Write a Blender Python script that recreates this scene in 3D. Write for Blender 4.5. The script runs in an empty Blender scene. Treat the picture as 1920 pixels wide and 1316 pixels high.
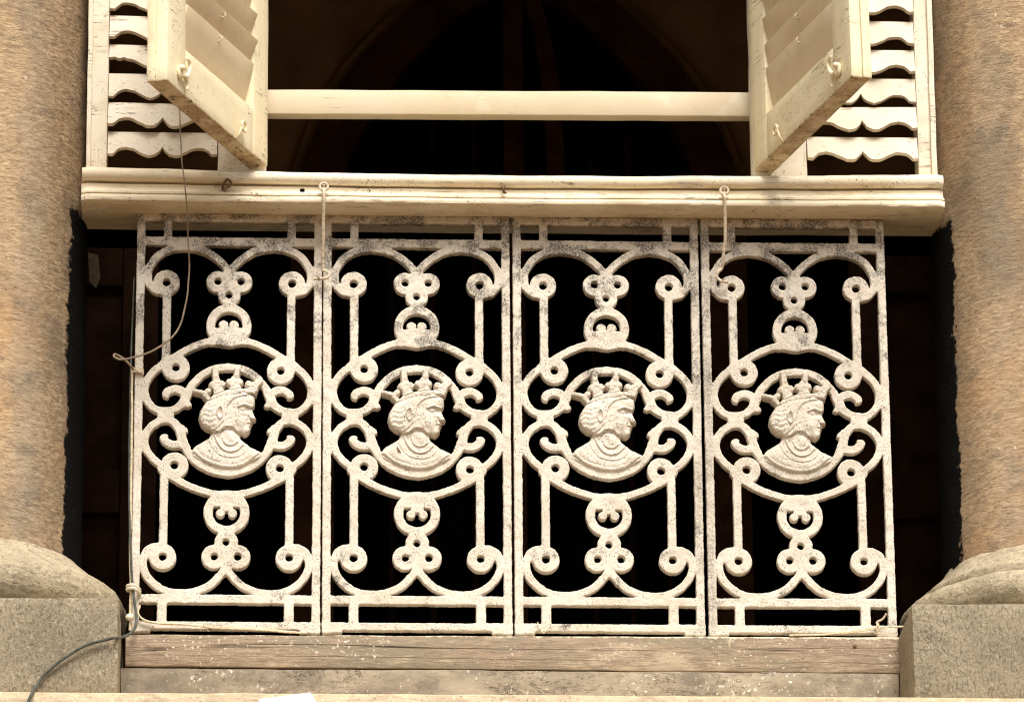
import bpy, bmesh, math, random
import numpy as np
from mathutils import Vector, Matrix, noise as mnoise
from mathutils.geometry import tessellate_polygon

random.seed(7)
SC = bpy.context.scene
COL = SC.collection

# ------------------------------------------------------------------ camera
cam_d = bpy.data.cameras.new('camera')
cam = bpy.data.objects.new('camera', cam_d)
COL.objects.link(cam)
RT = Vector((0.9988486, -0.04739796, -0.00741031))
UP = Vector((-0.00884497, -0.33376641, 0.94261432))
FW = Vector((0.0471513, 0.94146345, 0.33380134))
mw = Matrix((RT, UP, -FW)).transposed().to_4x4()
mw.translation = Vector((-0.50211741, -10.04259058, -3.00780513))
cam.matrix_world = mw
cam_d.sensor_width = 36.0
cam_d.lens = 200.0
cam_d.clip_start = 0.1
cam_d.clip_end = 2000.0
SC.camera = cam

# ------------------------------------------------------------------ sky, sun, exposure
SUN_EL, SUN_AZ = math.radians(55), math.radians(168)   # azimuth: clockwise from +Y, so the light comes from the front right
w = bpy.data.worlds.new('World')
SC.world = w
w.use_nodes = True
nt = w.node_tree
nt.nodes.clear()
sky = nt.nodes.new('ShaderNodeTexSky')
sky.sky_type = 'NISHITA'
sky.sun_disc = False
sky.sun_elevation = SUN_EL
sky.sun_rotation = SUN_AZ
sky.dust_density = 4.0
hsv = nt.nodes.new('ShaderNodeHueSaturation')      # cloud cover: the sky is nearly white
hsv.inputs['Saturation'].default_value = 0.18
tint = nt.nodes.new('ShaderNodeMix')
tint.data_type = 'RGBA'
tint.blend_type = 'MULTIPLY'
tint.inputs[0].default_value = 1.0
tint.inputs[7].default_value = (1.0, 0.98, 0.935, 1)
bg = nt.nodes.new('ShaderNodeBackground')
bg.inputs['Strength'].default_value = 0.10
wo = nt.nodes.new('ShaderNodeOutputWorld')
nt.links.new(sky.outputs[0], hsv.inputs['Color'])
nt.links.new(hsv.outputs[0], tint.inputs[6])
nt.links.new(tint.outputs[2], bg.inputs['Color'])
nt.links.new(bg.outputs[0], wo.inputs['Surface'])

sd = bpy.data.lights.new('sun', 'SUN')
sd.energy = 2.5
sd.angle = math.radians(28)
sd.color = (1.0, 0.955, 0.89)
sun = bpy.data.objects.new('sun', sd)
COL.objects.link(sun)
sdir = Vector((math.sin(SUN_AZ) * math.cos(SUN_EL), math.cos(SUN_AZ) * math.cos(SUN_EL), math.sin(SUN_EL)))
sun.rotation_euler = sdir.to_track_quat('Z', 'Y').to_euler()

SC.view_settings.view_transform = 'Standard'
SC.view_settings.look = 'None'
SC.view_settings.exposure = 0.80
SC.view_settings.gamma = 1.0
SC.cycles.use_denoising = True
SC.cycles.filter_width = 1.15
SC.cycles.max_bounces = 8
SC.cycles.diffuse_bounces = 4


# ------------------------------------------------------------------ material helpers
class NM:
    def __init__(self, name, rough=0.7, spec=0.3):
        self.m = bpy.data.materials.new(name)
        self.m.use_nodes = True
        self.t = self.m.node_tree
        self.b = self.t.nodes['Principled BSDF']
        self.b.inputs['Roughness'].default_value = rough
        self.b.inputs['Specular IOR Level'].default_value = spec
        tc = self.t.nodes.new('ShaderNodeTexCoord')
        oi = self.t.nodes.new('ShaderNodeObjectInfo')
        self.xyz = tc.outputs['Object']
        cx = self.t.nodes.new('ShaderNodeVectorMath')
        cx.operation = 'MULTIPLY_ADD'
        self.t.links.new(oi.outputs['Random'], cx.inputs[0])
        cx.inputs[1].default_value = (3.7, 5.1, 7.3)
        self.t.links.new(self.xyz, cx.inputs[2])
        self.co = cx.outputs[0]                     # object space, shifted per object

    def put(self, sock, v):
        if hasattr(v, 'links') or isinstance(v, bpy.types.NodeSocket):
            self.t.links.new(v, sock)
        elif isinstance(v, (int, float)):
            try:
                sock.default_value = v
            except TypeError:
                sock.default_value = (v, v, v)
        else:
            sock.default_value = (*v, 1.0) if len(v) == 3 and len(sock.default_value) == 4 else v

    def map(self, vec, scale, rot=(0, 0, 0)):
        n = self.t.nodes.new('ShaderNodeMapping')
        self.put(n.inputs['Vector'], vec)
        n.inputs['Scale'].default_value = scale
        n.inputs['Rotation'].default_value = rot
        return n.outputs[0]

    def noise(self, scale, detail=4.0, rough=0.55, vec=None, dist=0.0):
        n = self.t.nodes.new('ShaderNodeTexNoise')
        self.put(n.inputs['Vector'], self.co if vec is None else vec)
        n.inputs['Scale'].default_value = scale
        n.inputs['Detail'].default_value = detail
        n.inputs['Roughness'].default_value = rough
        n.inputs['Distortion'].default_value = dist
        return n.outputs['Fac']

    def vor(self, scale, vec=None, feature='F1'):
        n = self.t.nodes.new('ShaderNodeTexVoronoi')
        n.feature = feature
        self.put(n.inputs['Vector'], self.co if vec is None else vec)
        n.inputs['Scale'].default_value = scale
        return n.outputs['Distance']

    def rng(self, f, a, b, c=0.0, d=1.0):
        n = self.t.nodes.new('ShaderNodeMapRange')
        n.interpolation_type = 'SMOOTHSTEP'
        self.put(n.inputs['Value'], f)
        for k, v in zip(('From Min', 'From Max', 'To Min', 'To Max'), (a, b, c, d)):
            n.inputs[k].default_value = v
        return n.outputs[0]

    def math(self, op, a, b=0.0):
        n = self.t.nodes.new('ShaderNodeMath')
        n.operation = op
        self.put(n.inputs[0], a)
        self.put(n.inputs[1], b)
        return n.outputs[0]

    def mul(self, a, b):
        return self.math('MULTIPLY', a, b)

    def add(self, a, b):
        return self.math('ADD', a, b)

    def mix(self, f, a, b):
        n = self.t.nodes.new('ShaderNodeMix')
        n.data_type = 'RGBA'
        self.put(n.inputs[0], f)
        self.put(n.inputs[6], a)
        self.put(n.inputs[7], b)
        return n.outputs[2]

    def sep(self, vec=None):
        n = self.t.nodes.new('ShaderNodeSeparateXYZ')
        self.put(n.inputs[0], self.xyz if vec is None else vec)
        return n.outputs

    def bump(self, h, strength, dist, prev=None):
        n = self.t.nodes.new('ShaderNodeBump')
        n.inputs['Strength'].default_value = strength
        n.inputs['Distance'].default_value = dist
        self.put(n.inputs['Height'], h)
        if prev is not None:
            self.put(n.inputs['Normal'], prev)
        return n.outputs[0]

    def done(self, color, normal=None, rough=None):
        self.put(self.b.inputs['Base Color'], color)
        if normal is not None:
            self.put(self.b.inputs['Normal'], normal)
        if rough is not None:
            self.put(self.b.inputs['Roughness'], rough)
        return self.m


def mat_paint(name, base, yellow, dirt=0.5, grain=(6, 60, 60), speck=0.64, foot=False, wet=0.0):
    """old oil paint on timber: blotches, fine scratches along the grain, dark specks and flakes"""
    k = NM(name, 0.55)
    g = k.map(k.co, grain)
    big = k.noise(5.0, 5, 0.6)
    c = k.mix(k.rng(big, 0.35, 0.7), base, yellow)
    c = k.mix(k.mul(k.rng(k.noise(38, 4, 0.6), 0.52, 0.75), 0.35), c, (0.50, 0.42, 0.30))
    c = k.mix(k.mul(k.rng(k.noise(14, 5, 0.65), 0.55, 0.72), 0.22), c, (0.85, 0.80, 0.66))
    # hair cracks along the grain, in patches
    cr = k.mul(k.rng(k.noise(5, 4, 0.6, g, 0.6), 0.655, 0.69), k.rng(k.noise(6, 3), 0.48, 0.62))
    c = k.mix(k.mul(cr, dirt), c, (0.10, 0.06, 0.035))
    # specks
    sp = k.mul(k.rng(k.noise(260, 2, 0.5), speck, speck + 0.05), k.rng(k.noise(13, 4, 0.7), 0.5, 0.62))
    c = k.mix(k.mul(sp, dirt), c, (0.09, 0.055, 0.03))
    if foot:                                          # rain-rotted paint on the bottom edge of the shutter
        zz = k.add(k.sep()[2], k.mul(k.math('SUBTRACT', k.noise(60, 4, 0.7), 0.5), 0.012))
        low = k.rng(zz, 0.0, 0.005, 1, 0)
        c = k.mix(k.mul(low, k.rng(k.noise(16, 5, 0.7), 0.40, 0.62, 0.30, 0.85)), c, (0.36, 0.22, 0.095))
        c = k.mix(k.mul(low, k.rng(k.noise(75, 5, 0.75), 0.56, 0.64)), c, (0.06, 0.035, 0.02))
    if wet:                                          # brown rain stains and long splits in the sill
        c = k.mix(k.mul(k.rng(k.noise(7, 6, 0.7, k.map(k.co, (1, 2, 3.5))), 0.50, 0.68), wet * 0.55), c, (0.42, 0.29, 0.15))
        c = k.mix(k.mul(k.rng(k.noise(26, 6, 0.75, k.map(k.co, (0.5, 1, 1.6))), 0.585, 0.66), wet * 0.6), c, (0.24, 0.155, 0.085))
        c = k.mix(k.mul(k.rng(k.noise(9, 5, 0.7, k.map(k.co, (1, 2, 3))), 0.58, 0.68), wet * 0.5), c, (0.55, 0.51, 0.45))
        l1 = k.math('ABSOLUTE', k.math('SUBTRACT', k.noise(1.0, 4, 0.6, k.map(k.co, (3.0, 30, 60))), 0.5))
        ck = k.mul(k.rng(l1, 0.003, 0.010, 1, 0), k.rng(k.noise(7, 4, 0.6), 0.54, 0.60))
        c = k.mix(k.mul(ck, 0.85), c, (0.06, 0.035, 0.02))
    # worn-through flakes
    fl = k.mul(k.rng(k.noise(46, 5, 0.7, k.map(k.co, (0.45, 1, 1))), 0.70, 0.72), k.rng(k.noise(4.2, 3), 0.50, 0.60))
    c = k.mix(k.mul(fl, min(1.0, dirt * 1.3)), c, (0.17, 0.11, 0.07))
    n = k.bump(k.noise(22, 5, 0.6, g), 0.35, 0.0012)
    n = k.bump(k.noise(320, 3, 0.6), 0.25, 0.0006, n)
    n = k.bump(fl, -0.6, 0.0008, n)
    return k.done(c, n)


def mat_iron(name):
    """thick off-white paint over sand-cast iron: gritty, pitted, sooty in patches"""
    k = NM(name, 0.65, 0.2)
    geo = k.t.nodes.new('ShaderNodeNewGeometry')     # one weathering pattern over all parts of the railing
    k.co = geo.outputs['Position']
    z = k.sep(k.co)[2]
    up = k.rng(z, 0.35, 0.86)                         # the top of a panel has weathered more
    c = k.mix(k.rng(k.noise(11, 4, 0.6), 0.35, 0.68), (0.71, 0.64, 0.54), (0.61, 0.535, 0.43))
    grit = k.noise(290, 3, 0.65)
    c = k.mix(k.mul(k.rng(grit, 0.50, 0.64), k.rng(k.noise(18, 4, 0.65), 0.4, 0.62, 0.08, 0.45)), c, (0.48, 0.39, 0.28))
    soot = k.rng(k.add(k.noise(17, 6, 0.72), k.mul(up, 0.11)), 0.55, 0.66)
    zz = k.math('ABSOLUTE', k.math('SUBTRACT', z, 0.40))
    soot = k.mul(soot, k.rng(zz, 0.05, 0.12, 0.25, 1.0))
    c = k.mix(k.mul(soot, k.rng(grit, 0.36, 0.58, 0.15, 1.0)), c, (0.15, 0.135, 0.115))
    sx = k.math('ABSOLUTE', k.math('SUBTRACT', k.sep(k.co)[0], 0.357))
    run = k.mul(k.rng(sx, 0.010, 0.024, 1, 0), k.rng(k.noise(22, 5, 0.7, k.map(k.co, (1, 1, 0.5))), 0.36, 0.62, 0.1, 0.9))
    c = k.mix(k.mul(run, k.rng(grit, 0.40, 0.60, 0.2, 0.85)), c, (0.15, 0.13, 0.11))
    pit = k.mul(k.rng(k.noise(400, 2, 0.5), 0.585, 0.64), k.rng(k.noise(24, 5, 0.7), 0.40, 0.60, 0.12, 1.0))
    c = k.mix(k.mul(pit, 0.9), c, (0.055, 0.04, 0.03))
    rust = k.mul(k.rng(k.noise(70, 3, 0.6), 0.68, 0.74), k.rng(k.noise(9, 3), 0.48, 0.6))
    c = k.mix(k.mul(rust, 0.55), c, (0.42, 0.20, 0.07))
    n = k.bump(grit, 0.6, 0.0011)
    n = k.bump(k.noise(90, 3, 0.6), 0.35, 0.0012, n)
    n = k.bump(pit, -0.8, 0.0008, n)
    return k.done(c, n)


def mat_shaft(name, side, edge):
    """tooled sandstone with horizontal strokes; a strip by the balcony is black"""
    k = NM(name, 0.9, 0.08)
    v = k.map(k.co, (60, 60, 170), (0.0, 0.05 * side, 0.0))
    st = k.noise(1.0, 7, 0.75, v, 0.3)
    st2 = k.noise(1.0, 6, 0.72, k.map(k.co, (34, 34, 90), (0, 0.07 * side, 0)), 0.4)
    c = k.mix(k.rng(st, 0.30, 0.70), (0.335, 0.23, 0.135), (0.60, 0.445, 0.275))
    c = k.mix(k.mul(k.rng(st2, 0.53, 0.68), 0.5), c, (0.20, 0.138, 0.085))
    blot = k.noise(5.0, 6, 0.68, k.map(k.co, (1, 1, 0.8)))
    c = k.mix(k.mul(k.rng(blot, 0.47, 0.64), 0.7), c, (0.235, 0.178, 0.122))
    rust = k.noise(5.5, 5, 0.65)
    c = k.mix(k.mul(k.rng(rust, 0.50, 0.68), 0.4), c, (0.58, 0.335, 0.155))
    b2 = k.noise(13, 6, 0.72, k.map(k.co, (1, 1, 1.7)))
    c = k.mix(k.mul(k.rng(b2, 0.53, 0.66), 0.55), c, (0.17, 0.13, 0.098))
    pit_ = k.rng(k.noise(80, 6, 0.8, k.map(k.co, (1, 1, 2.2))), 0.585, 0.64)
    c = k.mix(k.mul(pit_, 0.75), c, (0.085, 0.055, 0.035))
    # grey lime wash run down the stone in a vertical streak
    s = k.sep()
    wob = k.mul(k.math('SUBTRACT', k.noise(7, 3), 0.5), 0.06)
    dx = k.math('ABSOLUTE', k.math('SUBTRACT', k.add(s[0], wob), 0.135 * side))
    strk = k.mul(k.rng(dx, 0.004, 0.042, 1.0, 0.0), k.rng(k.noise(3.5, 4, 0.6, k.map(k.co, (1, 1, 0.4))), 0.38, 0.6))
    c = k.mix(k.mul(strk, k.rng(st, 0.35, 0.6, 0.08, 0.38)), c, (0.35, 0.325, 0.27))
    # inner side darkened towards the black strip: soot and side shade put into the colour
    ex = k.mul(s[0], side)
    band = k.rng(k.add(ex, k.mul(k.math('SUBTRACT', k.noise(9, 4), 0.5), 0.05)), edge - (0.11 if side > 0 else 0.06), edge - 0.01)
    c = k.mix(k.mul(band, k.rng(st, 0.3, 0.65, 0.45 if side < 0 else 0.68, 0.28)), c, (0.125, 0.09, 0.062))
    # lime and paint splashes
    fl = k.rng(k.vor(24, k.map(k.co, (1, 1, 0.45))), 0.05, 0.085, 1, 0)
    fl = k.mul(fl, k.rng(k.noise(90, 2), 0.45, 0.55))
    c = k.mix(k.mul(fl, 0.9), c, (0.70, 0.60, 0.46))
    # ragged black strip below the window sill
    rag = k.add(k.mul(k.math('SUBTRACT', k.noise(30, 7, 0.75), 0.5), 0.034), k.mul(k.math('SUBTRACT', k.noise(7, 2), 0.5), 0.014))
    blk = k.mul(k.rng(k.add(ex, rag), edge, edge + 0.003), k.rng(k.add(s[2], k.mul(rag, 1.6)), 0.822, 0.832, 1, 0))
    scr = k.rng(k.noise(7, 4, 0.7, k.map(k.co, (40, 40, 22), (0.5, 0.5, 0.9)), 1.5), 0.60, 0.72)
    c = k.mix(blk, c, k.mix(k.mul(scr, 0.6), (0.006, 0.0055, 0.005), (0.07, 0.062, 0.05)))
    n = k.bump(st, 0.6, 0.003)
    n = k.bump(st2, 0.8, 0.005, n)
    n = k.bump(pit_, -0.8, 0.003, n)
    n = k.bump(k.noise(160, 4, 0.6), 0.4, 0.0015, n)
    return k.done(c, n)


def mat_stone(name, lo, hi, dark, spl=0.6, tool=(95, 95, 24), spot=(0.09, 0.08, 0.06), bump=0.005):
    """dressed stone or render: mottled, pitted, splashed with paint"""
    k = NM(name, 0.9, 0.08)
    t = k.noise(1.6, 5, 0.65, k.map(k.co, tool), 0.4)
    c = k.mix(k.rng(k.noise(7, 6, 0.65), 0.3, 0.72), lo, hi)
    c = k.mix(k.mul(k.rng(t, 0.48, 0.66), 0.7), c, dark)
    c = k.mix(k.mul(k.rng(k.noise(19, 5, 0.7), 0.56, 0.70), 0.55), c, dark)
    p = k.rng(k.noise(190, 4, 0.7), 0.60, 0.67)
    c = k.mix(k.mul(p, 0.75), c, spot)
    c = k.mix(k.mul(k.rng(k.noise(120, 3, 0.6, k.map(k.co, (1, 1, 0.7))), 0.60, 0.70), 0.5), c, [min(1, x * 1.45) for x in hi])
    wv = k.map(k.co, (1, 1, 0.8))
    f = k.mul(k.rng(k.noise(95, 3, 0.6, wv), 0.66, 0.70), k.rng(k.noise(12, 4, 0.6), 0.50, 0.60))
    c = k.mix(k.mul(f, spl), c, (0.80, 0.72, 0.58))
    n = k.bump(t, 0.7, bump)
    n = k.bump(k.noise(120, 4, 0.65), 0.6, 0.003, n)
    return k.done(c, n)


def mat_beam(name):
    k = NM(name, 0.85, 0.08)
    g = k.map(k.co, (9.0, 60, 75))
    gr = k.noise(2.4, 7, 0.72, g, 0.4)
    c = k.mix(k.rng(gr, 0.25, 0.75), (0.22, 0.158, 0.110), (0.43, 0.33, 0.235))
    c = k.mix(k.mul(k.rng(k.noise(3.6, 5, 0.65, k.map(k.co, (1, 1, 2.5))), 0.46, 0.62), 0.75), c, (0.25, 0.215, 0.155))
    c = k.mix(k.mul(k.rng(k.noise(5, 6, 0.7, k.map(k.co, (1, 2, 3))), 0.54, 0.66), 0.65), c, (0.53, 0.43, 0.30))
    c = k.mix(k.mul(k.rng(k.noise(60, 5, 0.75, k.map(k.co, (0.5, 1, 1.4))), 0.54, 0.66), 0.45), c, (0.16, 0.12, 0.085))
    l1 = k.math('ABSOLUTE', k.math('SUBTRACT', k.noise(1.0, 2, 0.4, k.map(k.co, (0.35, 4, 30))), 0.5))
    ck = k.mul(k.rng(l1, 0.002, 0.006, 1, 0), k.rng(k.noise(3.2, 3), 0.46, 0.54))
    c = k.mix(k.mul(ck, 0.9), c, (0.04, 0.025, 0.018))
    z = k.sep()[2]
    # drips and smears of the rail's paint along the top edge
    top = k.rng(k.add(z, k.mul(k.math('SUBTRACT', k.noise(70, 5, 0.75, k.map(k.co, (1, 1, 0.25))), 0.5), 0.022)), -0.0115, -0.0095)
    c = k.mix(k.mul(top, 0.85), c, (0.74, 0.64, 0.48))
    dr = k.mul(k.rng(k.noise(34, 4, 0.7, k.map(k.co, (1, 1, 0.18))), 0.655, 0.68), k.rng(z, -0.035, -0.014))
    c = k.mix(k.mul(dr, 0.7), c, (0.72, 0.60, 0.41))
    f = k.mul(k.rng(k.noise(150, 3, 0.6), 0.61, 0.65), k.rng(k.noise(7, 5, 0.65), 0.45, 0.60))
    c = k.mix(k.mul(f, 0.8), c, (0.78, 0.71, 0.59))
    n = k.bump(gr, 0.6, 0.005)
    n = k.bump(ck, -0.8, 0.003, n)
    n = k.bump(k.noise(110, 5, 0.7), 0.6, 0.002, n)
    return k.done(c, n)


def mat_render(name):
    k = NM(name, 0.9, 0.08)
    c = k.mix(k.rng(k.noise(5, 6, 0.65, k.map(k.co, (1, 1, 2.4))), 0.3, 0.7), (0.19, 0.155, 0.115), (0.40, 0.33, 0.24))
    c = k.mix(k.mul(k.rng(k.noise(8, 5, 0.7), 0.50, 0.62), 0.7), c, (0.17, 0.14, 0.11))
    ck = k.math('ABSOLUTE', k.math('SUBTRACT', k.noise(11, 6, 0.65, k.map(k.co, (1, 1, 2.8)), 1.1), 0.5))
    ck = k.mul(k.rng(ck, 0.003, 0.011, 1, 0), k.rng(k.noise(6, 4, 0.6), 0.46, 0.54))
    c = k.mix(k.mul(k.rng(k.noise(55, 6, 0.75, k.map(k.co, (0.6, 1, 1.3))), 0.53, 0.64), 0.5), c, (0.15, 0.115, 0.08))
    c = k.mix(k.mul(ck, 0.9), c, (0.05, 0.032, 0.02))
    f = k.mul(k.rng(k.noise(140, 3, 0.6), 0.62, 0.66), k.rng(k.noise(9, 5, 0.65), 0.45, 0.60))
    c = k.mix(k.mul(f, 0.8), c, (0.80, 0.74, 0.62))
    n = k.bump(k.noise(26, 6, 0.65), 0.6, 0.006)
    n = k.bump(ck, -1.0, 0.004, n)
    n = k.bump(k.noise(220, 3), 0.4, 0.001, n)
    return k.done(c, n)


def mat_plain(name, col, rough=0.7, var=0.35, sc=30, bump=0.3):
    k = NM(name, rough, 0.3 if rough < 0.8 else 0.04)
    c = k.mix(k.rng(k.noise(sc, 5, 0.65), 0.3, 0.7), [x * (1 - var) for x in col], [min(1, x * (1 + var)) for x in col])
    n = k.bump(k.noise(sc * 5, 4), bump, 0.001)
    return k.done(c, n)


M_IRON = mat_iron('painted_cast_iron')
M_SHUT = mat_paint('cream_shutter_paint', (0.84, 0.745, 0.52), (0.80, 0.68, 0.44), 0.75, (60, 60, 6), 0.62, True, 0.12)
M_SLAT = mat_paint('dusty_slat_paint', (0.70, 0.575, 0.385), (0.62, 0.49, 0.31), 0.35, (6, 60, 60))
M_BAR = mat_paint('cream_bar_paint', (0.60, 0.50, 0.35), (0.56, 0.455, 0.295), 0.4, (4, 60, 60), 0.68)
M_FRAME = mat_paint('off_white_frame_paint', (0.78, 0.71, 0.58), (0.72, 0.63, 0.48), 0.8, (60, 60, 5), 0.60, False, 0.35)
M_LOUV = mat_paint('off_white_louvre_paint', (0.72, 0.64, 0.51), (0.62, 0.53, 0.41), 0.7, (5, 60, 60), 0.62, False, 0.35)
M_SILL = mat_paint('weathered_sill_paint', (0.82, 0.73, 0.56), (0.72, 0.60, 0.41), 0.9, (3.5, 60, 60), 0.60, False, 0.8)
M_BEAM = mat_beam('weathered_timber')
M_RENDER = mat_render('cracked_render')
M_LEDGE = mat_stone('pale_ledge_stone', (0.52, 0.42, 0.28), (0.66, 0.54, 0.37), (0.40, 0.31, 0.20), 0.9, (12, 12, 40), bump=0.003)
M_PLINTH = mat_stone('olive_plinth_stone', (0.29, 0.237, 0.163), (0.42, 0.35, 0.245), (0.135, 0.118, 0.085), 0.5, (130, 130, 60), bump=0.009)
M_TORUS = mat_stone('buff_base_stone', (0.34, 0.28, 0.19), (0.50, 0.415, 0.285), (0.20, 0.165, 0.115), 0.5, (45, 45, 70), bump=0.007)
M_RUST = mat_plain('rusty_metal', (0.16, 0.085, 0.045), 0.7, 0.5, 120)
M_HOOK = mat_plain('old_painted_wire', (0.62, 0.52, 0.38), 0.55, 0.35, 160)
M_WIRE = mat_plain('tan_wire_sheath', (0.27, 0.20, 0.135), 0.45, 0.35, 40)
M_CABLE = mat_plain('grey_green_cable', (0.075, 0.08, 0.065), 0.5, 0.4, 60)
M_TWINE = mat_plain('straw_twine', (0.66, 0.55, 0.38), 0.8, 0.3, 200)
M_PAPER = mat_plain('white_paper', (0.85, 0.84, 0.81), 0.8, 0.03, 60)
M_CLOTH = mat_plain('dull_cloth', (0.16, 0.13, 0.085), 0.9, 0.3, 60)
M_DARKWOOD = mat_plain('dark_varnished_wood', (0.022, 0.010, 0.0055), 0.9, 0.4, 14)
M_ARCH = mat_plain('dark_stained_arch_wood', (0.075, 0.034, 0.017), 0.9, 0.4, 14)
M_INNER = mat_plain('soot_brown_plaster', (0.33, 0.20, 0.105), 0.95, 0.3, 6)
M_VOID = mat_plain('shade_black', (0.004, 0.0025, 0.002), 0.95, 0.3, 10)  # near-black: the shade of the room and of holes put into the colour
M_STREET = mat_plain('dusty_street', (0.13, 0.08, 0.042), 0.9, 0.25, 3)
M_FACADE = mat_stone('facade_stone', (0.33, 0.25, 0.16), (0.45, 0.35, 0.22), (0.24, 0.18, 0.11), 0.3)


# ------------------------------------------------------------------ object helpers
def link(o, parent=None):
    COL.objects.link(o)
    if parent is not None:
        o.parent = parent
    return o


def tag(o, label=None, cat=None, group=None, kind=None):
    for k, v in (('label', label), ('category', cat), ('group', group), ('kind', kind)):
        if v:
            o[k] = v
    return o


def thing(name, loc, label, cat, group=None, rotz=0.0):
    o = bpy.data.objects.new(name, None)
    o.empty_display_size = 0.05
    o.location = loc
    o.rotation_euler = (0, 0, rotz)
    link(o)
    return tag(o, label, cat, group)


def smooth(me, ang=40):
    for p in me.polygons:
        p.use_smooth = True
    try:
        me.set_sharp_from_angle(angle=math.radians(ang))
    except Exception:
        pass


def obj(name, bm, mat, parent=None, ang=40):
    me = bpy.data.meshes.new(name)
    bmesh.ops.recalc_face_normals(bm, faces=bm.faces[:])
    bm.to_mesh(me)
    bm.free()
    smooth(me, ang)
    me.materials.append(mat)
    return link(bpy.data.objects.new(name, me), parent)


def wobble(bm, amp, scale, seed=0.0):
    s = Vector((seed * 3.1, seed * 1.7, seed))
    for v in bm.verts:
        v.co += mnoise.noise_vector(v.co * scale + s) * amp


def box(x0, x1, y0, y1, z0, z1, bev=0.003, step=0.04, amp=0.0007, seed=0.0, bm=None):
    """a timber or stone block: worn (bevelled) arrises and slightly wavy faces"""
    out = bmesh.new() if bm is None else bm
    b = bmesh.new()
    bmesh.ops.create_cube(b, size=1.0)
    for v in b.verts:
        v.co = Vector(((x0 + x1) / 2 + v.co.x * (x1 - x0), (y0 + y1) / 2 + v.co.y * (y1 - y0), (z0 + z1) / 2 + v.co.z * (z1 - z0)))
    if bev:
        bmesh.ops.bevel(b, geom=b.edges[:], offset=bev, segments=2, profile=0.5, affect='EDGES')
    if step:
        for ax, a, c in ((0, x0, x1), (1, y0, y1), (2, z0, z1)):
            n = int((c - a) / step)
            for i in range(1, n + 1):
                p = a + (c - a) * i / (n + 1)
                co = [0, 0, 0]; no = [0, 0, 0]
                co[ax] = p; no[ax] = 1
                bmesh.ops.bisect_plane(b, geom=b.verts[:] + b.edges[:] + b.faces[:], plane_co=co, plane_no=no)
        if amp:
            wobble(b, amp, 14.0, seed + x0 + z0)
    me = bpy.data.meshes.new('tmp')
    b.to_mesh(me); b.free()
    out.from_mesh(me)
    bpy.data.meshes.remove(me)
    return out


def catmull(pts, n=8):
    P = [Vector(p) for p in pts]
    P = [2 * P[0] - P[1]] + P + [2 * P[-1] - P[-2]]
    out = []
    for i in range(1, len(P) - 2):
        a, b, c, d = P[i - 1], P[i], P[i + 1], P[i + 2]
        for k in range(n):
            t = k / n
            out.append(0.5 * ((2 * b) + (c - a) * t + (2 * a - 5 * b + 4 * c - d) * t * t + (3 * b - a - 3 * c + d) * t ** 3))
    out.append(P[-2])
    return out


def tube(pts, r, bm=None, n=8, seg=8, spline=True, wob=0.0):
    bm = bmesh.new() if bm is None else bm
    P = catmull(pts, n) if spline else [Vector(p) for p in pts]
    if wob:
        P = [p + mnoise.noise_vector(p * 25) * wob for p in P]
    prev = None
    up = Vector((0.13, -0.9, 0.41)).normalized()
    rings = []
    for i, p in enumerate(P):
        t = (P[min(i + 1, len(P) - 1)] - P[max(i - 1, 0)]).normalized()
        a = up - t * up.dot(t)
        if a.length < 0.05:
            a = Vector((1, 0, 0)) - t * t.x
        a.normalize()
        up = a
        b = t.cross(a)
        rr = r(i / (len(P) - 1)) if callable(r) else r
        ring = [bm.verts.new(p + (a * math.cos(q) + b * math.sin(q)) * rr) for q in [2 * math.pi * k / seg for k in range(seg)]]
        if prev:
            for k in range(seg):
                bm.faces.new((prev[k], prev[(k + 1) % seg], ring[(k + 1) % seg], ring[k]))
        prev = ring
        rings.append(ring)
    bm.faces.new(list(reversed(rings[0])))
    bm.faces.new(rings[-1])
    return bm


def torus(c, R, r, axis='y', bm=None, seg=20):
    pts = []
    for k in range(seg + 1):
        q = 2 * math.pi * k / seg
        d = {'y': (math.cos(q), 0, math.sin(q)), 'x': (0, math.cos(q), math.sin(q)), 'z': (math.cos(q), math.sin(q), 0)}[axis]
        pts.append(Vector(c) + Vector(d) * R)
    return tube(pts, r, bm, spline=False)


def ball(c, r, bm=None, sc=(1, 1, 1)):
    bm = bmesh.new() if bm is None else bm
    g = bmesh.ops.create_icosphere(bm, subdivisions=2, radius=r)
    for v in g['verts']:
        v.co = Vector((v.co.x * sc[0], v.co.y * sc[1], v.co.z * sc[2])) + Vector(c)
    return bm


def prism(pts, y0, y1, bm=None, plane='xz'):
    """closed outline (x, z) given a real thickness along y"""
    bm = bmesh.new() if bm is None else bm
    f = [bm.verts.new((x, y0, z)) for x, z in pts]
    b = [bm.verts.new((x, y1, z)) for x, z in pts]
    n = len(pts)
    for tri in tessellate_polygon([[Vector((x, z, 0)) for x, z in pts]]):
        bm.faces.new([f[i] for i in tri])
        bm.faces.new([b[i] for i in reversed(tri)])
    for i in range(n):
        j = (i + 1) % n
        bm.faces.new((f[i], f[j], b[j], b[i]))
    return bm


# ------------------------------------------------------------------ setting: street, facade, room
bm = bmesh.new()
for x, y in ((-400, -400), (400, -400), (400, 400), (-400, 400)):
    bm.verts.new((x, y, -4.6))
bm.faces.new(bm.verts[:])
tag(obj('street_ground', bm, M_STREET), kind='structure')

for nm, x0, x1, y0, y1, z0, z1 in (
        ('facade_wall', -6, 6, -0.17, 0.4, -4.6, -0.232),
        ('facade_wall', -6, -1.27, 0.02, 0.5, -0.19, 2.6),
        ('facade_wall', 1.28, 6, 0.02, 0.5, -0.19, 2.6),
        ('facade_wall', -6, 6, -0.1, 0.5, 2.601, 7.0)):
    tag(obj(nm, box(x0, x1, y0, y1, z0, z1, 0.01, 0), M_FACADE), kind='structure')
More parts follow.
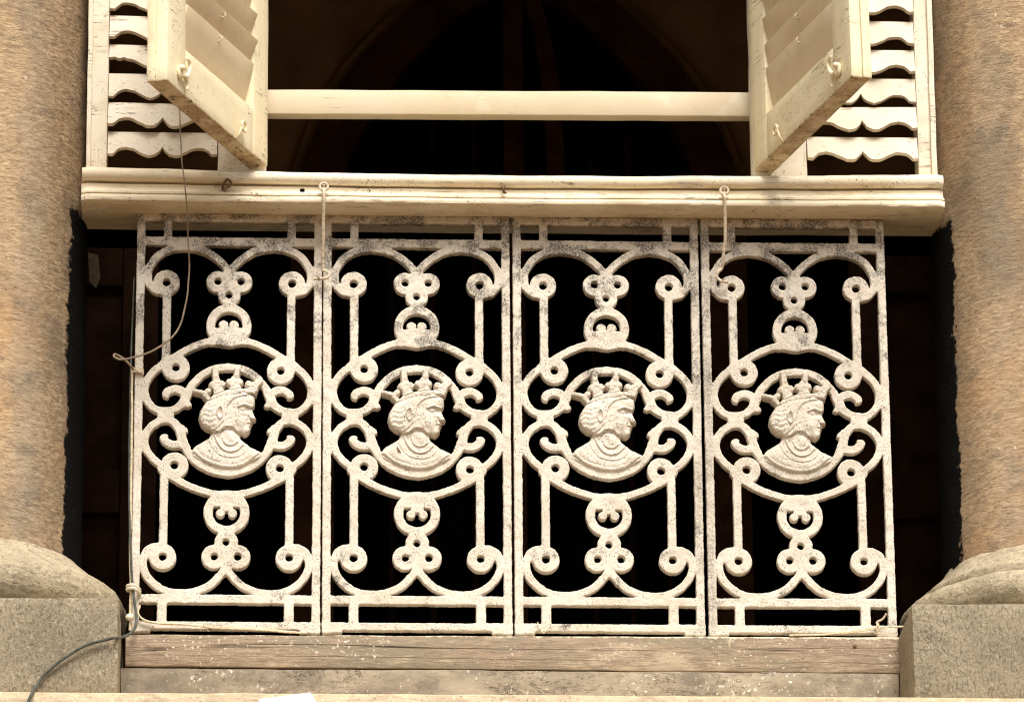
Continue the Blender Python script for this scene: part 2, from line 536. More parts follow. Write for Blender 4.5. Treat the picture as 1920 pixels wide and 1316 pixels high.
# the dark verandah behind the railing
for nm, x0, x1, y0, y1, z0, z1, m in (
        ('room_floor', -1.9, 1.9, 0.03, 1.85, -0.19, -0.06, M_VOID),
        ('room_ceiling', -1.9, 1.9, 0.51, 1.85, 2.55, 2.7, M_INNER),
        ('room_back_wall', -1.9, 1.9, 1.66, 1.85, -0.055, 2.545, M_INNER),
        ('room_side_wall', -1.9, -1.75, 0.51, 1.655, -0.055, 2.545, M_INNER),
        ('room_side_wall', 1.75, 1.9, 0.51, 1.655, -0.055, 2.545, M_INNER)):
    tag(obj(nm, box(x0, x1, y0, y1, z0, z1, 0, 0), m), kind='structure')

for x0, x1 in ((-1.749, -0.40), (0.60, 1.749)):
    tag(obj('dark_backing', box(x0, x1, 1.60, 1.655, -0.055, 1.40, 0.002, 0), M_VOID), kind='structure')  # made-up black boards that keep the wall behind the railing dark

# pointed arch doorway at the back of the verandah
CX = 0.10
arch = thing('arched_doorway', (CX, 1.66, -0.06), 'dark pointed arch doorway in the shadows behind the open shutters', 'doorway')
outer = [(-0.495, -0.05), (-0.495, 1.36), (-0.475, 1.54), (-0.38, 1.755), (-0.20, 1.95), (0.0, 2.13)]
inner = [(-0.405, -0.05), (-0.405, 1.36), (-0.375, 1.54), (-0.235, 1.755), (-0.085, 1.935), (0.0, 2.01)]


def curve_up(P):                                      # straight jambs, then a smooth curve to the point of the arch
    return P[:1] + [(p.x, p.y) for p in catmull([(x, z, 0) for x, z in P[1:]], 6)]


outer = curve_up([(-0.495, -0.05), (-0.495, 1.36), (-0.470, 1.56), (-0.375, 1.765), (-0.212, 1.945), (0.0, 2.10)])
inner = curve_up([(-0.405, -0.05), (-0.405, 1.36), (-0.375, 1.56), (-0.270, 1.75), (-0.120, 1.915), (0.0, 1.99)])
bead = curve_up([(-0.519, -0.05), (-0.519, 1.36), (-0.493, 1.57), (-0.395, 1.785), (-0.225, 1.97), (0.0, 2.135)])
bm = bmesh.new()
for a in (1, -1):
    prism([(a * x, z + 0.06) for x, z in bead] + [(a * x, z + 0.06) for x, z in outer[::-1]], -0.035, -0.002, bm)
obj('edge_bead', bm, M_INNER, arch)  # bead added in lighter plaster to brighten the arch edge, like caught light
bm = bmesh.new()
for a in (1, -1):
    o_ = [(a * x, z + 0.06) for x, z in outer]
    i_ = [(a * x, z + 0.06) for x, z in inner]
    prism(o_ + i_[::-1], -0.07, -0.003, bm)
obj('frame', bm, M_ARCH, arch)
for a in (1, -1):
    leaf = [(a * x, z + 0.06) for x, z in inner] + [(a * 0.004, -0.05 + 0.06)]
    obj('leaf', prism(leaf, -0.025, -0.004), M_VOID, arch)  # near-black leaf stands for the dark inside the arch
obj('mullion', box(-0.035, 0.012, -0.06, -0.027, 0.05, 2.06, 0.004, 0), M_ARCH, arch)
pts = [(0.075, 1.45), (0.072, 1.60), (0.064, 1.75), (0.045, 1.88), (0.015, 1.985)]
obj('curved_bar', prism([(x - 0.012, z + 0.06) for x, z in pts] + [(x + 0.028, z + 0.05) for x, z in pts[::-1]], -0.055, -0.027), M_ARCH, arch)
for x in (-0.28, -0.19, -0.10, 0.16, 0.24, 0.32):
    obj('glazing_bar', box(x - 0.006, x + 0.006, -0.035, -0.026, 0.1, 1.62 if abs(x) > 0.25 else 1.75, 0, 0), M_DARKWOOD, arch)

# folded door leaves either side, just inside the railing
for sx, x0, x1, lab in ((-1, -0.98, -0.67, 'dark wooden door leaf in shadow behind the left end of the railing'),
                        (1, 0.70, 1.0, 'dark panelled door leaf in shadow behind the right end of the railing')):
    d = thing('door_leaf', ((x0 + x1) / 2, 0.52, -0.06), lab, 'door')
    hw = (x1 - x0) / 2
    bm = box(-hw, hw, 0.0, 0.03, 0.005, 1.0, 0.003, 0)
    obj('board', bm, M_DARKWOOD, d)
    bm = bmesh.new()
    for xa, xb, za, zb in ((-hw, -hw + 0.07, 0.005, 1.0), (hw - 0.07, hw, 0.005, 1.0), (-hw + 0.071, hw - 0.071, 0.92, 1.0),
                           (-hw + 0.071, hw - 0.071, 0.45, 0.54), (-hw + 0.071, hw - 0.071, 0.005, 0.12)):
        box(xa, xb, -0.018, -0.001, za, zb, 0.003, 0, bm=bm)
    obj('panel_frame', bm, M_DARKWOOD, d)
cl = prism([(-0.8043, 0.853), (-0.7847, 0.8488), (-0.7798, 0.8027), (-0.7876, 0.7806), (-0.8002, 0.7937)], 0.30, 0.304)
tag(obj('cloth_scrap', cl, M_CLOTH), 'dim pale scrap of cloth hanging in the dark gap beside the left column', 'cloth')


# ------------------------------------------------------------------ columns
def lathe(prof, seg, name, mat, parent, amp, scale, a0=0.0, a1=2 * math.pi, seed=0.0):
    bm = bmesh.new()
    rows = []
    for r, z in prof:
        row = []
        for k in range(seg):
            q = 2 * math.pi * k / seg
            p = Vector((r * math.cos(q), r * math.sin(q), z))
            d = Vector((math.cos(q), math.sin(q), 0.3))
            p += d * amp * (mnoise.noise(p * scale + Vector((seed, 0, seed))) + 0.5 * mnoise.noise(p * scale * 3.1))
            row.append(bm.verts.new(p))
        rows.append(row)
    for i in range(len(rows) - 1):
        for k in range(seg):
            j = (k + 1) % seg
            bm.faces.new((rows[i][k], rows[i][j], rows[i + 1][j], rows[i + 1][k]))
    bm.faces.new(rows[0][::-1]); bm.faces.new(rows[-1])
    return obj(name, bm, mat, parent, 60)


def resample(prof, step):
    out = [prof[0]]
    for (r0, z0), (r1, z1) in zip(prof, prof[1:]):
        n = max(1, int(math.hypot(r1 - r0, z1 - z0) / step))
        out += [(r0 + (r1 - r0) * i / n, z0 + (z1 - z0) * i / n) for i in range(1, n + 1)]
    return out


for cx, side, edge, pl, lab, seed in (
        (-1.035, 1, 0.203, (-0.36, 0.313), 'brown sandstone column at the left, pale grey streak down its shaft', 1.0),
        (1.046, -1, 0.209, (-0.336, 0.36), 'brown sandstone column at the right, base chipped above its plinth', 5.0)):
    c = thing('stone_column', (cx, 0.1, -0.184), lab, 'column', 'sandstone columns')
    Z = 0.184
    shaft = [(0.235, 0.122 + i * 0.02 + Z) for i in range(0, 124)]
    s_ = lathe(shaft, 160, 'shaft', mat_shaft('tooled_sandstone', side, edge), c, 0.0018, 22.0, seed=seed)
    s_.location = (0, 0, -Z); s_.data.transform(Matrix.Translation((0, 0, 0)))
    for v in s_.data.vertices:
        pass
    s_.location = (0, 0, 0)
    s_.data.transform(Matrix.Translation((0, 0, -Z)))      # keep height above the railing foot in the material's z
    s_.location = (0, 0, Z)
    if side > 0:
        prof = [(0.285, -0.002), (0.292, 0.001), (0.306, 0.012), (0.317, 0.030), (0.321, 0.050), (0.318, 0.068), (0.308, 0.084), (0.292, 0.094),
                (0.284, 0.098), (0.268, 0.110), (0.252, 0.124), (0.241, 0.134), (0.234, 0.142)]
    else:
        prof = [(0.283, -0.002), (0.290, 0.001), (0.303, 0.014), (0.313, 0.032), (0.316, 0.050), (0.312, 0.066), (0.300, 0.078), (0.282, 0.084),
                (0.278, 0.086), (0.278, 0.090), (0.279, 0.097), (0.274, 0.103), (0.258, 0.116), (0.243, 0.132), (0.234, 0.146)]
    b_ = lathe([(r, z + Z) for r, z in resample(prof, 0.006)], 160, 'base_moulding', M_TORUS, c, 0.0024 if side > 0 else 0.0050, 18.0, seed=seed)
    bm = box(pl[0], pl[1], -0.325, 0.30, 0.001, Z - 0.004, 0.005, 0.03, 0.0022, seed)
    obj('plinth', bm, M_PLINTH, c)

# ledge, render band, beam under the railing
bm = box(-3.0, 3.0, -0.245, 0.0, -0.232, -0.186, 0.004, 0.06, 0.0016, 3.0)
tag(obj('stone_ledge', bm, M_LEDGE), 'pale stone ledge running along the bottom, splashed with paint', 'ledge')
bm = box(-0.722, 0.7085, -0.0185, 0.028, -0.185, -0.0745, 0.003, 0.03, 0.002, 2.0)
tag(obj('rendered_wall', bm, M_RENDER), 'cracked grey brown render band between the timber beam and the ledge', 'wall')
beam = thing('timber_beam', (0, -0.02, -0.075), 'weathered brown timber beam under the cast iron railing', 'beam')
bm = box(-0.7135, 0.7165, 0.0, 0.044, 0.0015, 0.066, 0.003, 0.025, 0.0012, 6.0)
for v in bm.verts:
    v.co.z += 0.0022 * v.co.x / 0.7 * (1 if v.co.z > 0.03 else -1)
o = obj('timber', bm, M_BEAM, beam)
o.data.transform(Matrix.Translation((0, 0, -0.075))); o.location.z = 0.075
obj('nail', ball((0.628, -0.001, 0.05), 0.0035, sc=(1, 0.5, 1)), M_RUST, beam)


# ------------------------------------------------------------------ window sill
def sill_profile():
    return [(0.092, 0.8245), (0.03, 0.8240), (-0.03, 0.8235), (-0.060, 0.8232), (-0.0655, 0.8250), (-0.0668, 0.8285), (-0.0668, 0.8335), (-0.0655, 0.8362),
            (-0.0600, 0.8370), (-0.0600, 0.8396), (-0.0640, 0.8402), (-0.0640, 0.8440), (-0.0590, 0.8450), (-0.0530, 0.8480), (-0.0495, 0.8530), (-0.0490, 0.8590),
            (-0.0505, 0.8632), (-0.0390, 0.8645), (-0.0390, 0.8684), (-0.0545, 0.8689), (-0.0590, 0.8720), (-0.0618, 0.8780), (-0.0620, 0.8850),
            (-0.0595, 0.8910), (-0.0545, 0.8945), (-0.0480, 0.8960), (-0.02, 0.897), (0.092, 0.899)]


sill = thing('window_sill', (0, 0, 0.823), 'cream moulded timber sill running above the iron railing', 'window sill')
prof = sill_profile()
NX = 170
bm = bmesh.new()
rows = []
for i in range(NX + 1):
    x = -0.8085 + (0.8085 + 0.8178) * i / NX
    row = []
    for y, z in prof:
        t = (z - 0.8235) / 0.0755
        zz = z - 0.823 - 0.0105 * t * (1 - (x / 0.82) ** 2) - 0.0018 * (1 - t) * (1 - (x / 0.82) ** 2) + 0.0012 * x / 0.8
        p = Vector((x, y, zz))
        p += mnoise.noise_vector(Vector((x * 9, y * 30, zz * 30))) * 0.0012 + mnoise.noise_vector(Vector((x * 60, y * 60, zz * 60))) * 0.0004
        e = min(x + 0.8085, 0.8178 - x)
        if e < 0.012:
            p.y += 0.006 * (1 - e / 0.012) ** 2 + 0.003 * mnoise.noise(p * 90)
        row.append(bm.verts.new(p))
    rows.append(row)
for a, b in zip(rows, rows[1:]):
    for k in range(len(prof)):
        j = (k + 1) % len(prof)
        bm.faces.new((a[k], a[j], b[j], b[k]))
for row, rev in ((rows[0], False), (rows[-1], True)):
    for tri in tessellate_polygon([[Vector((y, z, 0)) for y, z in prof]]):
        bm.faces.new([row[i] for i in (tri if not rev else reversed(tri))])
obj('moulding', bm, M_SILL, sill, 50)
obj('bolt_hole', ball((-0.3942, -0.0505, 0.028), 0.0042, sc=(1.2, 0.35, 1)), M_VOID, sill)

eb = tag(obj('eye_bolt', tube([(-0.5433, -0.045, 0.853), (-0.5433, -0.062, 0.855), (-0.536, -0.070, 0.864), (-0.529, -0.069, 0.860), (-0.530, -0.066, 0.853), (-0.539, -0.066, 0.848), (-0.541, -0.068, 0.842)], 0.0026), M_RUST),
         'rusty eye bolt in the sill below the left shutter', 'eye bolt', 'eye bolts in the sill')
bm = tube([(-0.0163, -0.046, 0.858), (-0.0163, -0.066, 0.859), (-0.0175, -0.073, 0.852), (-0.0150, -0.070, 0.844), (-0.0120, -0.063, 0.846)], 0.0024)
tag(obj('screw_hook', bm, M_RUST), 'small rusty screw hook at the middle of the sill', 'hook')

# hook rods hanging from the sill onto the railing
for ex, pts, lab in (
        (-0.3542, [(-0.3535, -0.072, 0.8480), (-0.3541, -0.074, 0.838), (-0.3543, -0.070, 0.8198), (-0.3545, -0.045, 0.7651), (-0.3549, -0.02, 0.7103),
                   (-0.3490, -0.02, 0.7018), (-0.3428, -0.018, 0.6955), (-0.3478, -0.018, 0.6887), (-0.3600, -0.014, 0.6880), (-0.3717, -0.012, 0.6896)],
         'hook rod of bent painted wire hanging over the first gap from the left'),
        (0.4002, [(0.3995, -0.072, 0.8480), (0.4000, -0.074, 0.838), (0.4007, -0.070, 0.828), (0.4027, -0.045, 0.773), (0.3992, -0.03, 0.7357),
                  (0.3976, -0.02, 0.7158), (0.3900, -0.02, 0.7072), (0.3875, -0.018, 0.6972), (0.3952, -0.018, 0.6900), (0.4078, -0.012, 0.690)],
         'hook rod of bent painted wire hanging over the rightmost railing panel')):
    h = thing('hook_rod', (ex, -0.06, 0.853), lab, 'hook rod', 'hook rods holding the railing')
    L = lambda P: [(x - ex, y + 0.06, z - 0.853) for x, y, z in P]
    bm = torus((0.0, -0.012, -0.002), 0.0075, 0.0025, 'y', torus((0, 0.0, -0.001), 0.0068, 0.0026, 'x'))
    obj('eye', bm, M_HOOK, h)
    obj('rod', tube(L(pts), 0.0031, wob=0.0008), M_HOOK, h)
    obj('tip', tube(L(pts[-2:]), lambda t: 0.0036 - 0.001 * t, spline=False), M_RUST, h)

# ------------------------------------------------------------------ window frame with scalloped louvres
wf = thing('window_frame', (0, -0.02, 0.899), 'off-white window frame with scalloped louvre slats standing on the sill', 'window frame')
W0 = 0.899
FH = 0.66
for x0, x1, y0, y1, sd in ((-0.802, -0.7625, 0.0, 0.06, 1), (-0.554, -0.462, 0.0, 0.06, 2), (0.461, 0.5635, 0.0, 0.06, 3), (0.776, 0.811, 0.0, 0.06, 4)):
    obj('post', box(x0, x1, y0, y1, 0.0, FH, 0.003, 0.03, 0.0012, sd), M_FRAME, wf)
for x0, x1 in ((-0.802, -0.7935), (0.8005, 0.811)):
    obj('cover_strip', box(x0, x1, -0.007, -0.0005, 0.002, FH, 0.0015, 0.03, 0.001, x0), M_FRAME, wf)
obj('head_rail', box(-0.802, 0.811, 0.0, 0.06, FH + 0.001, FH + 0.09, 0.003, 0.1, 0.001), M_FRAME, wf)
obj('light_block_board', box(-0.802, 0.811, 0.01, 0.05, FH + 0.091, 1.70, 0.003, 0), M_FRAME, wf)  # unseen board, added to keep daylight out above the frame
bm = box(-0.47, 0.47, 0.062, 0.092, -0.025, 0.025, 0.0025, 0.03, 0.0008, 8)
for v in bm.verts:
    v.co.z += 1.0565 - W0 + v.co.x * 0.006 + 0.0145
cb = obj('crossbar', bm, M_BAR, wf)

SC_ = [(0, 47.5), (9, 48), (13, 45), (17, 40), (22, 36), (28, 34), (35, 33.5), (42, 34.5), (49, 37), (57, 42), (65, 46.5), (72, 49.5), (78, 51), (84, 50.5),
       (90, 48), (95, 43.5), (98.5, 39), (101, 35), (103, 31)]


def slat_outline(width, broken=False):
    half = [(u / 206 * width, v) for u, v in SC_]
    pts = half + [(width - u, v) for u, v in half[::-1]][1:]
    if broken:
        pts = [(u, min(v, 29 + 2.0 * math.sin(u * 400)) if u < width * 0.20 else (v - 3 if u < width * 0.4 else v)) for u, v in pts]
    return [(0, 0)] + [(u, -v * 0.00105) for u, v in pts] + [(width, 0)]


def slat_bm(width, broken=False, th=0.009):
    # the outline gets real thickness, then is tilted lower edge outwards
    P = slat_outline(width, broken)
    P = [P[0]] + [(x + random.uniform(-0.0006, 0.0006) * (0 < x < width), z + random.uniform(-0.0009, 0.0009)) for x, z in P[1:-1]] + [P[-1]]
    bm = bmesh.new()
    top = [p for p in P]
    # build as vertical strips so that shading stays clean
    prism([(x, z) for x, z in top], 0.0, th, bm)
    bmesh.ops.bevel(bm, geom=[e for e in bm.edges if len(e.link_faces) == 2 and e.calc_face_angle(0) > 0.9 and abs(e.verts[0].co.y - e.verts[1].co.y) < 1e-6],
                    offset=0.0008, segments=1, affect='EDGES')
    return bm


def slats(x0, x1, ztop, pitch, sag, variants):
    for i in range(8):
        bm = slat_bm(x1 - x0 - 0.002, i in variants)
        t = variants.get(i, 0.0)
        o = obj('louvre_slat', bm, M_LOUV, wf, 30)
        o.location = (x0 + 0.001, 0.006 + random.uniform(-0.001, 0.001), ztop - W0 + pitch * i)
        o.rotation_euler = (math.radians(-13 + random.uniform(-4, 4)), math.radians(sag + random.uniform(-0.7, 0.7)), 0)


slats(-0.7625, -0.554, 0.9805, 0.0595, 0.3, {3: 1})
slats(0.5635, 0.776, 0.9848, 0.0602, -0.15, {})


# ------------------------------------------------------------------ shutters
def shutter(x, y, dx, dy, s, tilt, L, lab):
    """local x runs from the hinge to the free edge, the room face lies at y = 0, thickness runs to -s * 38 mm"""
    t = thing('window_shutter', (x, y, 0.905), lab, 'shutter', 'open louvred window shutters', math.atan2(dy, dx))
    t.rotation_euler[1] = tilt
    T = 0.038
    H = 0.60

    def yb(a, b):
        a, b = a * s, b * s
        return min(a, b), max(a, b)
    y0, y1 = yb(-T, 0)
    obj('hinge_stile', box(0.0, 0.070, y0, y1, 0.0, H, 0.0025, 0.03, 0.0009, s), M_SHUT, t)
    obj('free_stile', box(L - 0.083, L, y0, y1, 0.0, H, 0.0025, 0.03, 0.0011, s + 2), M_SHUT, t)
    a0, b0 = yb(-T, -0.021)
    obj('rebate', box(L + 0.0005, L + 0.0055, a0, b0, 0.0, H, 0.0015, 0.03, 0.0011, s + 3), M_SHUT, t)
    obj('bottom_rail', box(0.0705, L - 0.0835, y0, y1 - 0.0 if s > 0 else y1, 0.0, 0.092, 0.002, 0.03, 0.0009, s + 4), M_SHUT, t)
    obj('top_rail', box(0.0705, L - 0.0835, y0, y1, H - 0.07, H, 0.002, 0.03, 0.0009, s + 5), M_SHUT, t)
    # pivoting slats, upper edge thrown towards the room face
    ang = math.radians(15)
    for i in range(8):
        zc = 0.134 + i * 0.0535 + (0.004 if i == 0 else 0.0)
        w2 = 0.046
        a = ang + math.radians(random.uniform(-4, 4)) + (0.15 if i in (1, 2) and s > 0 else 0)
        bm = box(0.0725, L - 0.0855, -0.0035, 0.0035, -w2, w2, 0.002, 0.04, 0.0006, i)
        o = obj('slat', bm, M_SLAT, t)
        o.location = (0, s * (-0.012), zc)
        o.rotation_euler = (-s * a, 0, 0)
        if i < 5:
            st = torus((0.0725 + (L - 0.158) * 0.52, 0.0048 * s, w2 - 0.010), 0.0045, 0.0013, 'x')
            obj('staple', st, M_HOOK, o)
    # latch: rose plate, knob and a flat curled hook
    lx, lz = L - 0.050, 0.034
    bm = ball((lx, 0.004 * s, lz), 0.011, sc=(0.9, 0.45, 1.3))
    ball((lx + 0.004, 0.010 * s, lz + 0.006), 0.006, bm)
    tube([(lx, 0.006 * s, lz - 0.006), (lx - 0.018, 0.008 * s, lz - 0.002), (lx - 0.030, 0.008 * s, lz + 0.010), (lx - 0.036, 0.008 * s, lz + 0.026),
          (lx - 0.026, 0.008 * s, lz + 0.034), (lx - 0.016, 0.008 * s, lz + 0.030)], lambda q: 0.0048 - 0.0022 * q, bm)
    tube([(lx - 0.016, 0.007 * s, lz - 0.002), (lx - 0.026, 0.007 * s, lz - 0.016), (lx - 0.024, 0.007 * s, lz - 0.026)], lambda q: 0.004 - 0.002 * q, bm)
    obj('latch_hook', bm, M_SHUT, t)
    ex, ez = 0.137, 0.030
    bm = torus((ex, 0.010 * s, ez), 0.0095, 0.0026, 'y')
    tube([(ex + 0.009, 0.010 * s, ez - 0.004), (ex + 0.012, 0.006 * s, ez - 0.018), (ex + 0.010, 0.0 * s, ez - 0.026)], 0.0024, bm)
    obj('screw_eye', bm, M_SHUT, t)
    return t


shutter(-0.4594, -0.032, -0.186, -0.427, 1, 0.0, 0.466, 'left cream louvred shutter swung open, a loose wire behind it')
shutter(0.4603, -0.032, 0.139, -0.462, -1, -0.018, 0.480, 'right cream louvred shutter swung open towards the street')


# ------------------------------------------------------------------ cast iron railing panels (built once, copied)
STEP = 1.0
U = np.arange(-180.0, 180.01, STEP)
V = np.arange(-5.0, 830.01, STEP)
UU, VV = np.meshgrid(U, V)                     # rows: v
BIG = 1e3
TH, RB = 15.0, 2.2
YP = np.array([401.0, 600.0, 795.0, 990.0, 1187.0])
VP = np.array([824.1, 612.8, 406.6, 203.1, 0.0])


def loc(px, py):
    s = 1.008 - 0.026 * (py - 403) / 784
    return (px - 782.3) * s, float(np.interp(py, YP, VP))


def Z1(x, y): return loc(590 + x / 4.923, 390 + y / 4.923)
def Z2(x, y): return loc(590 + x / 4.923, 570 + y / 4.923)
def Z3(x, y): return loc(590 + x / 4.923, 750 + y / 4.923)
def Z4(x, y): return loc(590 + x / 4.923, 1000 + y / 4.923)
def Z5(x, y): return loc(720 + x / 5.486, 670 + y / 5.486)


def spline2(pts, n=7):
    return [(p.x, p.y) for p in catmull([(a, b, 0) for a, b in pts], n)]


groups = {}
total = np.full(UU.shape, BIG)
KS = 3.2


def win(us, vs, m):
    i0, i1 = np.searchsorted(V, min(vs) - m), np.searchsorted(V, max(vs) + m)
    j0, j1 = np.searchsorted(U, min(us) - m), np.searchsorted(U, max(us) + m)
    return slice(max(i0, 0), i1), slice(max(j0, 0), j1)


def merge(g, sl, d, k=None):
    k = KS if k is None else k
    a = total[sl]
    h = np.clip(0.5 + 0.5 * (a - d) / k, 0, 1)
    total[sl] = a + (d - a) * h - k * h * (1 - h)
    if g not in groups:
        groups[g] = np.full(UU.shape, BIG)
    groups[g][sl] = np.minimum(groups[g][sl], d)


def stroke(g, pts, r, mir=None, spl=True):
    """a bar of half width r (number or list) along points; mir = name of the mirrored part"""
    R_ = r if isinstance(r, (list, tuple)) else [r] * len(pts)
    P = pts
    if spl and len(pts) > 2:
        P = spline2(pts)
        R_ = list(np.interp(np.linspace(0, len(pts) - 1, len(P)), range(len(pts)), R_))
    for nm, sg in ((g, 1), (mir, -1)):
        if nm is None:
            continue
        Q = [(sg * a, b) for a, b in P]
        sl = win([q[0] for q in Q], [q[1] for q in Q], max(R_) + 14)
        uu, vv = UU[sl], VV[sl]
        d = np.full(uu.shape, BIG)
        for (a, b), (c, e), ra, rb in zip(Q, Q[1:], R_, R_[1:]):
            L2 = (c - a) ** 2 + (e - b) ** 2 + 1e-9
            t = np.clip(((uu - a) * (c - a) + (vv - b) * (e - b)) / L2, 0, 1)
            d = np.minimum(d, np.hypot(uu - a - t * (c - a), vv - b - t * (e - b)) - (ra + (rb - ra) * t))
        merge(nm, sl, d)


def disc(g, c, r, mir=None, dv=0.0):
    for nm, sg in ((g, 1), (mir, -1)):
        if nm is None:
            continue
        cu, cv = sg * c[0], c[1] + (dv if sg < 0 else 0)
        sl = win([cu], [cv], r + 14)
        merge(nm, sl, np.hypot(UU[sl] - cu, VV[sl] - cv) - r)


holes = []


def hole(c, r, mir=False, dv=0.0):
    holes.append((c[0], c[1], r))
    if mir:
        holes.append((-c[0], c[1] + dv, r))


def rect(g, u0, u1, v0, v1, rr=2.0):
    sl = win([u0, u1], [v0, v1], 14)
    du = np.abs(UU[sl] - (u0 + u1) / 2) - (u1 - u0) / 2 + rr
    dv = np.abs(VV[sl] - (v0 + v1) / 2) - (v1 - v0) / 2 + rr
    merge(g, sl, np.hypot(np.maximum(du, 0), np.maximum(dv, 0)) + np.minimum(np.maximum(du, dv), 0) - rr)


def polysdf(P, uu, vv):
    d = np.full(uu.shape, 1e9)
    s = np.ones(uu.shape)
    n = len(P)
    for i in range(n):
        ax, ay = P[i]; bx, by = P[i - 1]
        ex, ey = bx - ax, by - ay
        wx, wy = uu - ax, vv - ay
        t = np.clip((wx * ex + wy * ey) / (ex * ex + ey * ey + 1e-9), 0, 1)
        d = np.minimum(d, (wx - ex * t) ** 2 + (wy - ey * t) ** 2)
        c1 = vv >= ay; c2 = vv < by; c3 = ex * wy > ey * wx
        s = np.where((c1 & c2 & c3) | (~c1 & ~c2 & ~c3), -s, s)
    return s * np.sqrt(d)


r0 = 7.15                                       # half width of the bars and scrolls
# border: stiles, four rails, little struts
for sg in (-1, 1):
    rect('frame', min(sg * 159.8, sg * 175.3), max(sg * 159.8, sg * 175.3), 0.0, 823.0)
    for va, vb in ((806, 823), (757, 775), (55, 72.5), (1.0, 20.5)):
        pass
    rect('frame', min(sg * 109.3, sg * 125.0), max(sg * 109.3, sg * 125.0), 765, 815, 0.5)
    rect('frame', min(sg * 108.5, sg * 126.5), max(sg * 108.5, sg * 126.5), 10, 65, 0.5)
rect('frame', -170, 170, 806.5, 823.0)
rect('frame', -170, 170, 757.5, 775.0)
rect('frame', -170, 170, 55.5, 72.5)
rect('frame', -170, 170, 5.5, 20.5)
for sg in (-1, 1):
    rect('frame', min(sg * 138, sg * 175.3), max(sg * 138, sg * 175.3), 0.0, 20.0)
# upper arches ending in eyed volutes
A, B = 'arch_scroll.a', 'arch_scroll.b'
stroke(A, [Z1(330, 795), Z1(262, 775), Z1(205, 715), Z1(190, 640), Z1(208, 560), Z1(285, 457), Z1(400, 394), Z1(545, 374), Z1(690, 398), Z1(800, 455), Z1(880, 522), Z1(945, 598)],
       [7, 7.5, 7.5, 8] + [r0] * 8, B)
disc(A, Z1(366, 706), 24.8, B); hole(Z1(366, 706), 7.4, True)
# upper trefoil
g = 'trefoil.a'
disc(g, Z1(840, 697), 21.8, g); disc(g, Z1(947, 690), 18); disc(g, Z1(947, 820), 21.2); disc(g, Z1(947, 600), 11); disc(g, Z1(947, 760), 20)
hole(Z1(840, 692), 6.8, True); hole(Z1(945, 820), 6.2)
# upper ring with its two-lobed opening (opening cut further down)
ru = (0.0, loc(782.3, 613.5)[1])
disc('knot_ring.a', ru, 42.6)
rect('knot_ring.a', -34, 34, loc(782, 650)[1], loc(782, 625)[1])
rl = (0.0, loc(782.3, 963.0)[1])
disc('knot_ring.b', rl, 43.0)
# upright bars
for nm, mm, ya, yb_ in (('upright_bar.a', 'upright_bar.b', 558, 684), ('upright_bar.c', 'upright_bar.d', 886, 1028)):
    stroke(nm, [(-117.2, loc(0, ya)[1]), (-117.2, loc(0, yb_)[1])], 7.8, mm)
# upper and lower surround arcs
stroke('surround_arc.a', [(0.0, Z2(947, 337)[1]), Z2(780, 356), Z2(620, 412), Z2(470, 495), Z2(330, 582)], r0 - 0.3, 'surround_arc.a')
disc('surround_arc.a', Z2(461, 607), 26.0, 'surround_arc.a', -4.6); hole(Z2(461, 605), 7.4, True, -4.6)
stroke('surround_arc.b', [(0.0, Z3(947, 891)[1]), Z3(780, 868), Z3(640, 825), Z3(520, 772), Z3(420, 712), Z3(335, 650)], r0 - 0.3, 'surround_arc.b')
disc('surround_arc.b', Z3(460, 622), 26.0, 'surround_arc.b', -3.4); hole(Z3(458, 620), 7.4, True, -3.4)
# side C scrolls with hooks and spurs
g, h = 'c_scroll.a', 'c_scroll.b'
stroke(g, [Z2(330, 582), Z2(245, 655), Z2(192, 735), Z2(176, 812), Z2(187, 885), Z2(228, 950), Z2(290, 995), Z2(365, 1004), Z2(445, 990), Z2(512, 945), Z2(552, 885), Z2(580, 830)],
       [r0] * 8 + [7.3, 8, 9, 8], h)
stroke(g, [Z2(552, 850), Z2(510, 815), Z2(452, 803), Z2(402, 820), Z2(372, 850), Z2(385, 872)], [8, 8, 7.8, 7.8, 7.2, 3.5], h)
stroke(g, [Z2(545, 925), Z2(578, 945), Z2(597, 952)], [9, 6, 3.2], h, False)
g, h = 'c_scroll.c', 'c_scroll.d'
stroke(g, [Z3(335, 618), Z3(268, 565), Z3(213, 500), Z3(185, 430), Z3(182, 368), Z3(208, 298), Z3(268, 238), Z3(350, 200), Z3(430, 208), Z3(486, 262), Z3(516, 330), Z3(532, 392), Z3(560, 450)],
       [r0] * 9 + [8, 8.5, 8.5, 8], h)
stroke(g, [Z3(540, 395), Z3(492, 425), Z3(432, 427), Z3(386, 404), Z3(354, 368), Z3(378, 352)], [8, 7.8, 7.8, 7.8, 7.2, 4.5], h)
stroke(g, [Z3(520, 285), Z3(548, 292), Z3(565, 303)], [9, 6, 3.5], h, False)
stroke('c_scroll.a', [Z3(335, 160), Z3(410, 160)], 8.5, 'c_scroll.b', False)
# medallion ring
g = 'medallion_arc.a'
stroke(g, [(0.0, Z2(947, 597)[1]), Z2(850, 606), Z2(750, 642), Z2(665, 706), Z2(606, 775), Z2(575, 838)], 7.2, g)
g = 'medallion_arc.b'
stroke(g, [Z3(532, 392), Z3(556, 445), Z3(602, 522), Z3(682, 598), Z3(780, 651), Z3(880, 678), (0.0, Z3(947, 684)[1])], 7.5, g)
